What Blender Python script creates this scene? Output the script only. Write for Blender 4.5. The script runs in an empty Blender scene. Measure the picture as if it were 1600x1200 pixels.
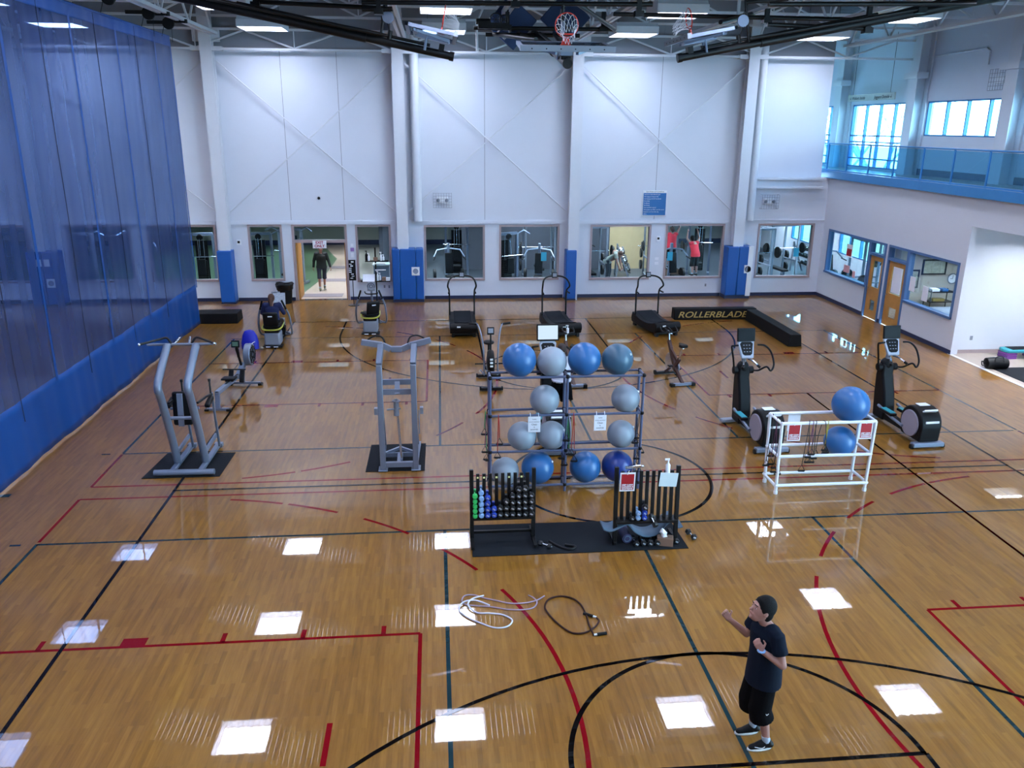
import bpy, bmesh, math, random
from mathutils import Vector, Matrix
random.seed(7)
PI = math.pi
sc = bpy.context.scene
COL = sc.collection

# ------------------------------------------------------------------ camera
cam_d = bpy.data.cameras.new('camera')
cam = bpy.data.objects.new('camera', cam_d)
COL.objects.link(cam)
CR = Vector((0.99590246, -0.09013559, 0.00733929))
CU = Vector((0.02006077, 0.29932484, 0.95394036))
CF = Vector((0.08818081, 0.94988432, -0.29990653))
M4 = Matrix(((CR.x, CU.x, -CF.x, -3.0406), (CR.y, CU.y, -CF.y, -13.4831), (CR.z, CU.z, -CF.z, 6.0720), (0, 0, 0, 1)))
cam.matrix_world = M4
cam_d.sensor_width = 36.0
cam_d.lens = 1282.388 / 1600 * 36
cam_d.clip_end = 300
sc.camera = cam

# ------------------------------------------------------------------ view, world
sc.view_settings.view_transform = 'Standard'
sc.view_settings.look = 'None'
sc.view_settings.gamma = 1
sc.view_settings.use_curve_mapping = False
sc.view_settings.exposure = 0.25
sc.cycles.use_denoising = True
sc.cycles.max_bounces = 8
sc.cycles.diffuse_bounces = 4
sc.cycles.glossy_bounces = 4
sc.cycles.transparent_max_bounces = 16
sc.cycles.caustics_reflective = False
sc.cycles.caustics_refractive = False
sc.cycles.sample_clamp_indirect = 6
world = bpy.data.worlds.new('overcast_sky')
sc.world = world
world.use_nodes = True
bg = world.node_tree.nodes['Background']
bg.inputs[0].default_value = (0.46, 0.78, 1.0, 1)
bg.inputs[1].default_value = 18.0

LAMP_STRENGTH = 34.0      # fluorescent high-bay diffusers
ROOM_LAMP = 95.0           # lamps of the weight room and offices

# ------------------------------------------------------------------ helpers
def lin(h):
    if isinstance(h, str):
        h = [int(h[i:i + 2], 16) / 255 for i in (0, 2, 4)]
    return [c / 12.92 if c <= 0.04045 else ((c + 0.055) / 1.055) ** 2.4 for c in h]

MATS = {}
def M(name, col, rough=0.5, metal=0.0, coat=0.0, var=0.07, scale=6.0, bump=0.0, bscale=60.0, sheen=0.0, spec=0.5):
    if name in MATS:
        return MATS[name]
    m = bpy.data.materials.new(name)
    m.use_nodes = True
    nt = m.node_tree
    b = nt.nodes['Principled BSDF']
    c = lin(col)
    tc = nt.nodes.new('ShaderNodeTexCoord')
    n = nt.nodes.new('ShaderNodeTexNoise'); n.inputs['Scale'].default_value = scale; n.inputs['Detail'].default_value = 4
    nt.links.new(tc.outputs['Object'], n.inputs['Vector'])
    r = nt.nodes.new('ShaderNodeMix'); r.data_type = 'RGBA'
    r.inputs[6].default_value = [max(0, x * (1 - var)) for x in c] + [1]
    r.inputs[7].default_value = [min(1, x * (1 + var)) for x in c] + [1]
    nt.links.new(n.outputs[0], r.inputs[0])
    nt.links.new(r.outputs[2], b.inputs['Base Color'])
    b.inputs['Roughness'].default_value = rough
    b.inputs['Metallic'].default_value = metal
    b.inputs['Coat Weight'].default_value = coat
    b.inputs['Coat Roughness'].default_value = 0.08
    b.inputs['Sheen Weight'].default_value = sheen
    b.inputs['Specular IOR Level'].default_value = spec
    if bump:
        n2 = nt.nodes.new('ShaderNodeTexNoise'); n2.inputs['Scale'].default_value = bscale
        nt.links.new(tc.outputs['Object'], n2.inputs['Vector'])
        bp = nt.nodes.new('ShaderNodeBump'); bp.inputs['Strength'].default_value = bump; bp.inputs['Distance'].default_value = 0.01
        nt.links.new(n2.outputs[0], bp.inputs['Height'])
        nt.links.new(bp.outputs[0], b.inputs['Normal'])
    MATS[name] = m
    return m

def emit(name, col, strength):
    m = bpy.data.materials.new(name); m.use_nodes = True
    nt = m.node_tree; nt.nodes.remove(nt.nodes['Principled BSDF'])
    e = nt.nodes.new('ShaderNodeEmission'); e.inputs[0].default_value = lin(col) + [1]; e.inputs[1].default_value = strength
    nt.links.new(e.outputs[0], nt.nodes['Material Output'].inputs[0])
    MATS[name] = m
    return m

def glass(name, tint, refl=0.08, alpha=1.0):
    m = bpy.data.materials.new(name); m.use_nodes = True
    nt = m.node_tree; nt.nodes.remove(nt.nodes['Principled BSDF'])
    t = nt.nodes.new('ShaderNodeBsdfTransparent'); t.inputs[0].default_value = lin(tint) + [1]
    g = nt.nodes.new('ShaderNodeBsdfGlossy'); g.inputs['Roughness'].default_value = 0.02
    lw = nt.nodes.new('ShaderNodeLayerWeight'); lw.inputs[0].default_value = 0.25
    mp = nt.nodes.new('ShaderNodeMath'); mp.operation = 'MULTIPLY'; mp.inputs[1].default_value = refl * 4
    nt.links.new(lw.outputs['Fresnel'], mp.inputs[0])
    x = nt.nodes.new('ShaderNodeMixShader')
    nt.links.new(mp.outputs[0], x.inputs[0]); nt.links.new(t.outputs[0], x.inputs[1]); nt.links.new(g.outputs[0], x.inputs[2])
    nt.links.new(x.outputs[0], nt.nodes['Material Output'].inputs[0])
    MATS[name] = m
    return m

def V(*a): return Vector(a)

class G:
    """collects shapes and links them as ONE mesh object"""
    def __init__(s): s.v = []; s.f = []
    def add(s, vs, fs):
        o = len(s.v); s.v += [tuple(v) for v in vs]; s.f += [[i + o for i in f] for f in fs]; return s
    def box(s, x0, x1, y0, y1, z0, z1):
        return s.add([(x0, y0, z0), (x1, y0, z0), (x1, y1, z0), (x0, y1, z0), (x0, y0, z1), (x1, y0, z1), (x1, y1, z1), (x0, y1, z1)],
                     [(0, 3, 2, 1), (4, 5, 6, 7), (0, 1, 5, 4), (1, 2, 6, 5), (2, 3, 7, 6), (3, 0, 4, 7)])
    def obox(s, c, size, rx=0, ry=0, rz=0):
        R = Matrix.Rotation(rz, 3, 'Z') @ Matrix.Rotation(ry, 3, 'Y') @ Matrix.Rotation(rx, 3, 'X')
        c = Vector(c); h = [q / 2 for q in size]
        vs = [c + R @ Vector((a * h[0], b * h[1], d * h[2])) for d in (-1, 1) for a, b in ((-1, -1), (1, -1), (1, 1), (-1, 1))]
        return s.add(vs, [(0, 3, 2, 1), (4, 5, 6, 7), (0, 1, 5, 4), (1, 2, 6, 5), (2, 3, 7, 6), (3, 0, 4, 7)])
    def beam(s, p0, p1, w, h, up=(0, 0, 1)):
        """rectangular bar from p0 to p1"""
        p0 = Vector(p0); p1 = Vector(p1); t = (p1 - p0).normalized(); u = Vector(up)
        if abs(t.dot(u)) > 0.95: u = Vector((0, 1, 0))
        a = t.cross(u).normalized() * w / 2; b = a.cross(t).normalized() * h / 2
        vs = [p0 - a - b, p0 + a - b, p0 + a + b, p0 - a + b, p1 - a - b, p1 + a - b, p1 + a + b, p1 - a + b]
        return s.add(vs, [(0, 3, 2, 1), (4, 5, 6, 7), (0, 1, 5, 4), (1, 2, 6, 5), (2, 3, 7, 6), (3, 0, 4, 7)])
    def tube(s, pts, r, n=10, closed=False, sx=1.0):
        P = [Vector(p) for p in pts]; m = len(P)
        rs = r if isinstance(r, (list, tuple)) else [r] * m
        T = []
        for i in range(m):
            a = P[(i - 1) % m] if (closed or i > 0) else P[i]
            b = P[(i + 1) % m] if (closed or i < m - 1) else P[i]
            T.append((b - a).normalized())
        u = Vector((0, 0, 1))
        if abs(T[0].dot(u)) > 0.9: u = Vector((1, 0, 0))
        N = (u - T[0] * u.dot(T[0])).normalized(); vs = []
        for i in range(m):
            N = (N - T[i] * N.dot(T[i])).normalized(); B = T[i].cross(N)
            for k in range(n):
                a = 2 * PI * k / n
                vs.append(P[i] + N * math.cos(a) * rs[i] + B * math.sin(a) * rs[i] * sx)
        fs = []
        for i in range(m if closed else m - 1):
            j = (i + 1) % m
            for k in range(n):
                k2 = (k + 1) % n
                fs.append((i * n + k, i * n + k2, j * n + k2, j * n + k))
        if not closed:
            fs.append(tuple(reversed(range(n)))); fs.append(tuple(range((m - 1) * n, m * n)))
        return s.add(vs, fs)
    def cyl(s, p0, p1, r, r2=None, n=16): return s.tube([p0, p1], [r, r if r2 is None else r2], n)
    def sph(s, c, r, sc=(1, 1, 1), n=16, m=10, rot=None):
        vs = []; fs = []
        c = Vector(c)
        for i in range(m + 1):
            th = PI * i / m
            for k in range(n):
                a = 2 * PI * k / n
                p = Vector((math.sin(th) * math.cos(a) * sc[0], math.sin(th) * math.sin(a) * sc[1], math.cos(th) * sc[2])) * r
                if rot is not None: p = rot @ p
                vs.append(c + p)
        for i in range(m):
            for k in range(n):
                k2 = (k + 1) % n
                fs.append((i * n + k, (i + 1) * n + k, (i + 1) * n + k2, i * n + k2))
        return s.add(vs, fs)
    def capsule(s, p0, p1, r0, r1, n=14):
        P0 = Vector(p0); P1 = Vector(p1); t = (P1 - P0)
        L = max(t.length, 1e-5); t = t / L; pts = []; rs = []
        for i in range(5):
            a = PI / 2 * (1 - i / 4); pts.append(P0 - t * math.sin(a) * r0); rs.append(max(r0 * math.cos(a), 1e-4))
        for i in range(5):
            a = PI / 2 * (i / 4); pts.append(P1 + t * math.sin(a) * r1); rs.append(max(r1 * math.cos(a), 1e-4))
        return s.tube(pts, rs, n)
    def lathe(s, prof, c=(0, 0, 0), n=20, axis='z'):
        vs = []; fs = []
        for r, z in prof:
            for k in range(n):
                a = 2 * PI * k / n
                p = (r * math.cos(a), r * math.sin(a), z)
                if axis == 'y': p = (p[0], p[2], p[1])
                if axis == 'x': p = (p[2], p[0], p[1])
                vs.append((p[0] + c[0], p[1] + c[1], p[2] + c[2]))
        m = len(prof)
        for i in range(m - 1):
            for k in range(n):
                k2 = (k + 1) % n
                fs.append((i * n + k, i * n + k2, (i + 1) * n + k2, (i + 1) * n + k))
        fs.append(tuple(reversed(range(n)))); fs.append(tuple(range((m - 1) * n, m * n)))
        return s.add(vs, fs)
    def prism(s, poly, a0, a1, axis='x'):
        """poly: 2-D outline; extruded along axis from a0 to a1"""
        n = len(poly); vs = []
        for a in (a0, a1):
            for p, q in poly:
                vs.append((a, p, q) if axis == 'x' else (p, a, q) if axis == 'y' else (p, q, a))
        fs = [tuple(reversed(range(n))), tuple(range(n, 2 * n))] + [(i, (i + 1) % n, n + (i + 1) % n, n + i) for i in range(n)]
        return s.add(vs, fs)
    def torus(s, c, R, r, axis='z', n=28, m=8, sx=1, sy=1):
        pts = []
        for k in range(n):
            a = 2 * PI * k / n; p = (R * sx * math.cos(a), R * sy * math.sin(a))
            q = {'z': (p[0], p[1], 0), 'y': (p[0], 0, p[1]), 'x': (0, p[0], p[1])}[axis]
            pts.append((q[0] + c[0], q[1] + c[1], q[2] + c[2]))
        return s.tube(pts, r, m, closed=True)
    def build(s, name, mat, parent=None, bevel=0, flat=False, angle=40, mods=None):
        me = bpy.data.meshes.new(name)
        me.from_pydata(s.v, [], s.f)
        bm = bmesh.new(); bm.from_mesh(me)
        bmesh.ops.recalc_face_normals(bm, faces=bm.faces)
        bm.to_mesh(me); bm.free()
        if not flat:
            for p in me.polygons: p.use_smooth = True
            me.set_sharp_from_angle(angle=math.radians(angle))
        me.materials.append(mat if not isinstance(mat, str) else MATS[mat])
        o = bpy.data.objects.new(name, me); COL.objects.link(o)
        if parent: o.parent = parent
        if bevel:
            b = o.modifiers.new('bevel', 'BEVEL'); b.width = bevel; b.segments = 2; b.limit_method = 'ANGLE'
        if mods == 'blob': pass
        return o

def spline(pts, n=8, closed=False):
    P = [Vector(p) for p in pts]; m = len(P); out = []
    for i in range(m if closed else m - 1):
        g = (lambda j: P[j % m]) if closed else (lambda j: P[max(0, min(m - 1, j))])
        a, b, c, d = g(i - 1), g(i), g(i + 1), g(i + 2)
        for k in range(n):
            t = k / n
            out.append(0.5 * ((2 * b) + (c - a) * t + (2 * a - 5 * b + 4 * c - d) * t * t + (3 * b - a - 3 * c + d) * t ** 3))
    if not closed: out.append(P[-1])
    return out

def tag(o, label=None, cat=None, group=None, kind=None):
    if label: o['label'] = label
    if cat: o['category'] = cat
    if group: o['group'] = group
    if kind: o['kind'] = kind
    return o
def thing(name, label, cat, loc=(0, 0, 0), rz=0, group=None):
    o = bpy.data.objects.new(name, None); COL.objects.link(o)
    o.empty_display_size = 0.1
    o.location = loc; o.rotation_euler = (0, 0, rz)
    return tag(o, label, cat, group)
def struct(o): o['kind'] = 'structure'; return o
def kids(o): return [c for c in list(bpy.data.objects) if c.parent is o]
def copy_tree(o, parent=None):
    c = o.copy(); COL.objects.link(c); c.parent = parent
    for ch in kids(o): copy_tree(ch, c)
    return c
def dup(o, loc, rz, label, group=None):
    c = copy_tree(o); c.location = loc; c.rotation_euler = (0, 0, rz); c['label'] = label
    if group: c['group'] = group
    return c
def text(body, size, loc, rot, mat, parent, name='lettering', align='CENTER', ext=0.001, shear=0, bold=0.0, sx=1):
    cu = bpy.data.curves.new(name, 'FONT'); cu.body = body; cu.size = size; cu.align_x = align; cu.align_y = 'CENTER'
    cu.extrude = ext; cu.shear = shear; cu.offset = bold; cu.space_line = 0.95
    cu.materials.append(MATS[mat] if isinstance(mat, str) else mat)
    tmp = bpy.data.objects.new('tmp_text', cu); COL.objects.link(tmp)
    bpy.context.view_layer.update()
    me = bpy.data.meshes.new_from_object(tmp.evaluated_get(bpy.context.evaluated_depsgraph_get()))
    bpy.data.objects.remove(tmp); bpy.data.curves.remove(cu); me.name = name
    if not me.materials: me.materials.append(MATS[mat] if isinstance(mat, str) else mat)
    o = bpy.data.objects.new(name, me); COL.objects.link(o); o.location = loc; o.rotation_euler = rot; o.scale = (sx, 1, 1)
    if parent: o.parent = parent
    return o

# ------------------------------------------------------------------ materials
M('wall_paint', 'd5dbe6', 0.75, var=0.03, scale=1.5, bump=0.05, bscale=40)
M('steel_white', 'd3d8e0', 0.5, var=0.03)
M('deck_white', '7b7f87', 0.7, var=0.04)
M('navy_base', '1b2547', 0.45)
M('taupe_frame', 'a08f90', 0.5, var=0.04)
M('blue_frame', '4a6a94', 0.45, var=0.04)
M('pad_blue', '0d53a0', 0.42, var=0.06, scale=3, bump=0.12, bscale=9)
M('rail_blue', '2f7ab4', 0.4)
M('oak', 'b57f3c', 0.5, var=0.18, scale=5)
M('black_metal', '060607', 0.45, var=0.2, spec=0.3)
M('black_plastic', '09090c', 0.5, var=0.15, spec=0.2)
M('black_rubber', '14171d', 0.9, spec=0.2, var=0.12, scale=90, bump=0.3, bscale=300)
M('dark_navy', '141a33', 0.8)
M('silver_paint', '757f91', 0.35, 0.35, var=0.04)
M('grey_plastic', '7d8490', 0.5)
M('chrome', 'c8ccd2', 0.18, 1.0, var=0.02)
M('white_plastic', 'e9edf2', 0.35, var=0.03)
M('paper', 'e8ebf4', 0.7, var=0.02)
M('ink', '1c1c28', 0.8, var=0.02)
M('magenta_ink', 'a01848', 0.7, var=0.02)
M('red_sign', 'a01622', 0.5, var=0.05)
M('sign_blue', '1c66a4', 0.5, var=0.05)
M('gold_letter', '9c8340', 0.5, var=0.05)
M('teal', '2b8f9c', 0.5)
M('purple', '6d3585', 0.5)
M('skin', 'a07468', 0.55, var=0.06)
M('hair', '060405', 0.8, spec=0.2, var=0.3, scale=60, bump=0.5, bscale=150)
M('hair_brown', '4a2a1c', 0.7, var=0.3, scale=60, bump=0.5, bscale=150)
M('shirt_navy', '0b1422', 0.9, spec=0.15, var=0.12, bump=0.25, bscale=14)
M('shorts_black', '050508', 0.9, spec=0.1, var=0.2, bump=0.25, bscale=14)
M('sock', 'a9b6c6', 0.8)
M('sole', 'd8d8d8', 0.5)
M('rim_orange', 'd2321f', 0.4)
M('net_white', 'd8dce2', 0.8)
M('tile_beige', 'a89a8c', 0.35, var=0.08, coat=0.3)
M('green_floor', '48634a', 0.35, var=0.1, coat=0.4)
M('dark_floor', '3a4048', 0.4, var=0.15, coat=0.2)
M('beige_wall', 'b9b0a4', 0.7, var=0.04)
M('dark_wall', '4a4c55', 0.7, var=0.05)
M('sand', 'c8ac80', 0.6)
M('cardboard', '7d604f', 0.8)
glass('pane_glass', 'e9f6fb', 0.06)
glass('rail_glass', 'b4e0f2', 0.10)
glass('board_glass', 'b9c6cf', 0.10)
emit('tube_light', 'dfe6ff', LAMP_STRENGTH)
emit('room_light', 'eaf2ff', ROOM_LAMP)
emit('screen_glow', 'c6dcf0', 1.0)

# maple floor: narrow boards running away from the viewer under a glossy finish
def floor_material():
    m = bpy.data.materials.new('maple_boards'); m.use_nodes = True; nt = m.node_tree; N = nt.nodes; L = nt.links
    b = N['Principled BSDF']
    tc = N.new('ShaderNodeTexCoord'); mp = N.new('ShaderNodeMapping'); mp.inputs['Rotation'].default_value = (0, 0, PI / 2)
    L.new(tc.outputs['Object'], mp.inputs[0])
    br = N.new('ShaderNodeTexBrick'); br.offset = 0.37; br.squash = 1.0
    br.inputs['Color1'].default_value = (0, 0, 0, 1); br.inputs['Color2'].default_value = (1, 1, 1, 1); br.inputs['Mortar'].default_value = (0.35, 0.35, 0.35, 1)
    br.inputs['Scale'].default_value = 1.0; br.inputs['Mortar Size'].default_value = 0.0022; br.inputs['Mortar Smooth'].default_value = 0.6
    br.inputs['Bias'].default_value = 0; br.inputs['Brick Width'].default_value = 0.62; br.inputs['Row Height'].default_value = 0.057
    L.new(mp.outputs[0], br.inputs[0])
    m2 = N.new('ShaderNodeMapping'); m2.inputs['Scale'].default_value = (14, 1.1, 1); L.new(tc.outputs['Object'], m2.inputs[0])
    n1 = N.new('ShaderNodeTexNoise'); n1.inputs['Scale'].default_value = 1.6; n1.inputs['Detail'].default_value = 6; n1.inputs['Roughness'].default_value = 0.65; L.new(m2.outputs[0], n1.inputs[0])
    n3 = N.new('ShaderNodeTexNoise'); n3.inputs['Scale'].default_value = 0.45; n3.inputs['Detail'].default_value = 3; L.new(tc.outputs['Object'], n3.inputs[0])
    ad = N.new('ShaderNodeMath'); ad.operation = 'MULTIPLY_ADD'; ad.inputs[1].default_value = 0.26
    L.new(br.outputs[0], ad.inputs[0])
    s1 = N.new('ShaderNodeMath'); s1.operation = 'MULTIPLY'; s1.inputs[1].default_value = 0.85; L.new(n1.outputs[0], s1.inputs[0]); L.new(s1.outputs[0], ad.inputs[2])
    cr = N.new('ShaderNodeValToRGB'); e = cr.color_ramp.elements
    e[0].position = 0.15; e[0].color = lin('5f3f17') + [1]
    e[1].position = 0.9; e[1].color = lin('956b28') + [1]
    x = cr.color_ramp.elements.new(0.5); x.color = lin('81571b') + [1]
    L.new(ad.outputs[0], cr.inputs[0])
    mx = N.new('ShaderNodeMix'); mx.data_type = 'RGBA'; mx.blend_type = 'MULTIPLY'; mx.inputs[0].default_value = 0.5
    c3 = N.new('ShaderNodeValToRGB'); c3.color_ramp.elements[0].color = (0.72, 0.66, 0.6, 1); c3.color_ramp.elements[1].color = (1, 1, 1, 1)
    c3.color_ramp.elements[0].position = 0.35; c3.color_ramp.elements[1].position = 0.65
    L.new(n3.outputs[0], c3.inputs[0]); L.new(cr.outputs[0], mx.inputs[6]); L.new(c3.outputs[0], mx.inputs[7])
    L.new(mx.outputs[2], b.inputs['Base Color'])
    b.inputs['Roughness'].default_value = 0.38; b.inputs['Specular IOR Level'].default_value = 0.15
    b.inputs['Coat Weight'].default_value = 1.0; b.inputs['Coat Roughness'].default_value = 0.018; b.inputs['Coat IOR'].default_value = 1.5
    # slightly cupped boards break up the mirror image
    bp = N.new('ShaderNodeBump'); bp.inputs['Strength'].default_value = 0.12; bp.inputs['Distance'].default_value = 0.0012
    hh = N.new('ShaderNodeMath'); hh.operation = 'MULTIPLY_ADD'; hh.inputs[1].default_value = 0.25
    m4 = N.new('ShaderNodeMapping'); m4.inputs['Scale'].default_value = (16, 2.2, 1); L.new(tc.outputs['Object'], m4.inputs[0])
    n4 = N.new('ShaderNodeTexNoise'); n4.inputs['Scale'].default_value = 1.0; n4.inputs['Detail'].default_value = 1; L.new(m4.outputs[0], n4.inputs[0])
    mo = N.new('ShaderNodeMath'); mo.operation = 'MULTIPLY_ADD'; mo.inputs[1].default_value = -0.7; L.new(br.outputs['Fac'], mo.inputs[0]); L.new(n4.outputs[0], mo.inputs[2])
    L.new(mo.outputs[0], hh.inputs[2]); L.new(br.outputs[0], hh.inputs[0]); L.new(hh.outputs[0], bp.inputs['Height'])
    L.new(bp.outputs[0], b.inputs['Coat Normal'])
    MATS['maple_boards'] = m
floor_material()
def line_mat(name, col):
    m = M(name, col, 0.4, coat=1.0, var=0.1); b = m.node_tree.nodes['Principled BSDF']
    b.inputs['Coat Roughness'].default_value = 0.018; b.inputs['Coat IOR'].default_value = 1.5; b.inputs['Specular IOR Level'].default_value = 0.0
line_mat('line_black', '0b0708'); line_mat('line_red', '740914'); line_mat('line_green', '1a3036')

# concrete block wall
def block_wall():
    m = M('block_paint', 'd0d4dc', 0.7, var=0.03, scale=1.2); nt = m.node_tree; N = nt.nodes; L = nt.links
    tc = N.new('ShaderNodeTexCoord'); mp = N.new('ShaderNodeMapping'); mp.inputs['Rotation'].default_value = (0, PI / 2, PI / 2)
    sp = N.new('ShaderNodeSeparateXYZ'); L.new(tc.outputs['Object'], sp.inputs[0])
    ax = N.new('ShaderNodeMath'); ax.operation = 'ADD'; L.new(sp.outputs[0], ax.inputs[0]); L.new(sp.outputs[1], ax.inputs[1])
    cb = N.new('ShaderNodeCombineXYZ'); L.new(ax.outputs[0], cb.inputs[0]); L.new(sp.outputs[2], cb.inputs[1])
    br = N.new('ShaderNodeTexBrick'); br.inputs['Scale'].default_value = 1; br.inputs['Brick Width'].default_value = 0.4; br.inputs['Row Height'].default_value = 0.2
    br.inputs['Mortar Size'].default_value = 0.006; br.inputs['Mortar Smooth'].default_value = 0.6
    br.inputs['Color1'].default_value = br.inputs['Color2'].default_value = (1, 1, 1, 1); br.inputs['Mortar'].default_value = (0, 0, 0, 1)
    L.new(cb.outputs[0], br.inputs[0])
    bp = N.new('ShaderNodeBump'); bp.inputs['Strength'].default_value = 0.25; bp.inputs['Distance'].default_value = 0.004
    L.new(br.outputs[0], bp.inputs['Height']); L.new(bp.outputs[0], N['Principled BSDF'].inputs['Normal'])
block_wall()

# divider curtain: upper netting lets part of the view through, lower band is solid vinyl
def curtain_mesh_mat():
    m = bpy.data.materials.new('blue_netting'); m.use_nodes = True; nt = m.node_tree; N = nt.nodes; L = nt.links
    b = N['Principled BSDF']; b.inputs['Base Color'].default_value = lin('0f2e60') + [1]; b.inputs['Roughness'].default_value = 0.6
    t = N.new('ShaderNodeBsdfTransparent'); t.inputs[0].default_value = (0.40, 0.55, 0.84, 1)
    x = N.new('ShaderNodeMixShader')
    lw = N.new('ShaderNodeLayerWeight'); lw.inputs[0].default_value = 0.5
    mr = N.new('ShaderNodeMapRange'); mr.inputs[1].default_value = 0; mr.inputs[2].default_value = 1; mr.inputs[3].default_value = 0.42; mr.inputs[4].default_value = 0.80
    L.new(lw.outputs['Facing'], mr.inputs[0])
    tc = N.new('ShaderNodeTexCoord'); mp = N.new('ShaderNodeMapping'); mp.inputs['Scale'].default_value = (1, 1.2, 0.1); L.new(tc.outputs['Object'], mp.inputs[0])
    n = N.new('ShaderNodeTexNoise'); n.inputs['Scale'].default_value = 2; n.inputs['Detail'].default_value = 3; L.new(mp.outputs[0], n.inputs[0])
    m2 = N.new('ShaderNodeMath'); m2.operation = 'MULTIPLY_ADD'; m2.inputs[1].default_value = 0.3; m2.inputs[2].default_value = -0.15; L.new(n.outputs[0], m2.inputs[0])
    ad = N.new('ShaderNodeMath'); ad.use_clamp = True; L.new(mr.outputs[0], ad.inputs[0]); L.new(m2.outputs[0], ad.inputs[1])
    L.new(ad.outputs[0], x.inputs[0]); L.new(t.outputs[0], x.inputs[1]); L.new(b.outputs[0], x.inputs[2])
    L.new(x.outputs[0], N['Material Output'].inputs[0])
    MATS['blue_netting'] = m
curtain_mesh_mat()
M('vinyl_blue', '083f80', 0.5, var=0.05, scale=2, spec=0.25)

# ------------------------------------------------------------------ room shell
WY = 16.3       # face of the back wall
RX = 11.35      # face of the right wall
def holed(g, axis, a0, a1, z0, z1, t0, t1, holes):
    """wall slab from t0 to t1 thick, spanning a0..a1 and z0..z1, with rectangular openings (a0,a1,z0,z1)"""
    A = sorted({a0, a1} | {h[0] for h in holes} | {h[1] for h in holes}); A = [a for a in A if a0 <= a <= a1]
    for i in range(len(A) - 1):
        m = (A[i] + A[i + 1]) / 2; z = z0
        for h in sorted([h for h in holes if h[0] < m < h[1]], key=lambda h: h[2]):
            if h[2] > z: g.box(A[i], A[i + 1], t0, t1, z, h[2]) if axis == 'x' else g.box(t0, t1, A[i], A[i + 1], z, h[2])
            z = h[3]
        if z < z1: g.box(A[i], A[i + 1], t0, t1, z, z1) if axis == 'x' else g.box(t0, t1, A[i], A[i + 1], z, z1)
    return g

g = G(); g.box(-26, RX, -15, WY, -0.2, 0); floor = struct(g.build('floor', 'maple_boards'))
g = G(); g.box(-26, 15.0, WY + 0.0, 31, -0.2, -0.002); struct(g.build('floor_weight_room', 'tile_beige'))
g = G(); g.prism([(-26, 17.3), (-8.1, 17.3), (-7.75, 21), (-7.75, 26), (-9, 30.8), (-26, 30.8)], -0.002, 0.004, 'z'); struct(g.build('floor_green_rubber', 'green_floor'))
g = G(); g.box(-5.4, 15.0, WY + 0.3, 30.9, -0.002, 0.006); g.box(RX + 0.2, 15, 11.75, WY + 0.3, -0.002, 0.006); struct(g.build('floor_dark_rubber', 'dark_floor'))
g = G(); g.box(RX, 19, -6, 7.8, -0.2, 0.0); struct(g.build('floor_alcove', 'tile_beige'))
g = G(); g.box(RX + 0.2, 14.2, 7.8, WY, -0.2, -0.001); struct(g.build('floor_office', 'tile_beige'))
g = G(); g.box(RX - 0.03, RX + 0.06, -6, 7.78, 0, 0.012); struct(g.build('trim_1', 'steel_white'))

WIN = [(-20.2, -17.0, .72, 2.71), (-15.75, -13.6, .72, 2.71), (-13.05, -10.72, .72, 2.71), (-9.63, -8.45, .72, 2.71), (-8.12, -6.2, 0, 2.71),
       (-5.9, -4.66, .66, 2.70), (-3.48, -1.30, .68, 2.68), (-.78, 1.41, .68, 2.68), (2.55, 4.80, .66, 2.67), (5.35, 7.57, .68, 2.69), (8.84, 11.0, .68, 2.70)]
g = G(); holed(g, 'x', -26, RX, 0, 2.80, WY, WY + .2, WIN)
g.box(-26, RX, WY - .04, WY + .2, 2.80, 2.84)
g.box(-26, 11.02, WY, WY + .2, 2.84, 8.44); g.box(11.02, RX, WY, WY + .2, 2.80, 4.36)
wall_back = struct(g.build('wall_back', 'wall_paint'))
g = G(); g.box(-26, 11.02, WY + .02, WY + .2, 8.44, 10.4); g.build('upper_wall_dimmed', M('dimmed_grey', '8a8e96', .8, var=.03), wall_back)  # grey colour stands in for the weaker light on the wall up here
for x in (-21.2, -18.8, -15.0, -12.7, -8.1, -6.25, -1.3, 4.88):
    g = G(); g.box(x - .008, x + .008, WY - .003, WY + .001, 2.86, 10.3); g.build('panel_joint', 'grey_plastic', wall_back)
# steel girt framing the lower wall bays, ledge on the right of the last column
for x0, x1 in ((-26, -10.62), (-10.2, -4.45), (-3.25, 1.66), (2.05, 7.76)):
    g = G(); g.box(x0, x1, WY - .05, WY, 2.72, 2.80); struct(g.build('trim_girt', 'wall_paint'))
g = G(); g.box(8.15, 11.05, WY - .22, WY, 3.98, 4.05); g.box(8.15, 11.05, WY - .1, WY, 4.05, 4.28); g.box(8.15, 11.05, WY - .22, WY, 4.28, 4.35)
struct(g.build('trim_2', 'steel_white'))
g = G()
for a, b in ((-26, -17.0), (-15.9, -10.66), (-10.14, -8.14), (-6.18, -4.62), (-3.5, 1.58), (2.0, 7.57), (8.52, RX)): g.box(a, b, WY - .02, WY, 0, .12)
struct(g.build('baseboard_back', 'navy_base'))

def window(n, w, mat='taupe_frame', fw=.07, y=WY, pane='pane_glass'):
    x0, x1, z0, z1 = w
    g = G(); g.box(x0, x1, y - .03, y + .14, z1 - fw, z1); g.box(x0, x0 + fw, y - .03, y + .14, z0, z1 - fw); g.box(x1 - fw, x1, y - .03, y + .14, z0, z1 - fw)
    if z0 > .1: g.box(x0, x1, y - .05, y + .14, z0, z0 + fw)
    o = struct(g.build('window_%d' % n, mat))
    if z0 > .1:
        g = G(); g.box(x0 + fw, x1 - fw, y + .05, y + .058, z0 + fw, z1 - fw); g.build('glass_pane', pane, o)
    return o
n = 1
for w in WIN:
    if w[2] > .1: window(n, w); n += 1
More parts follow.
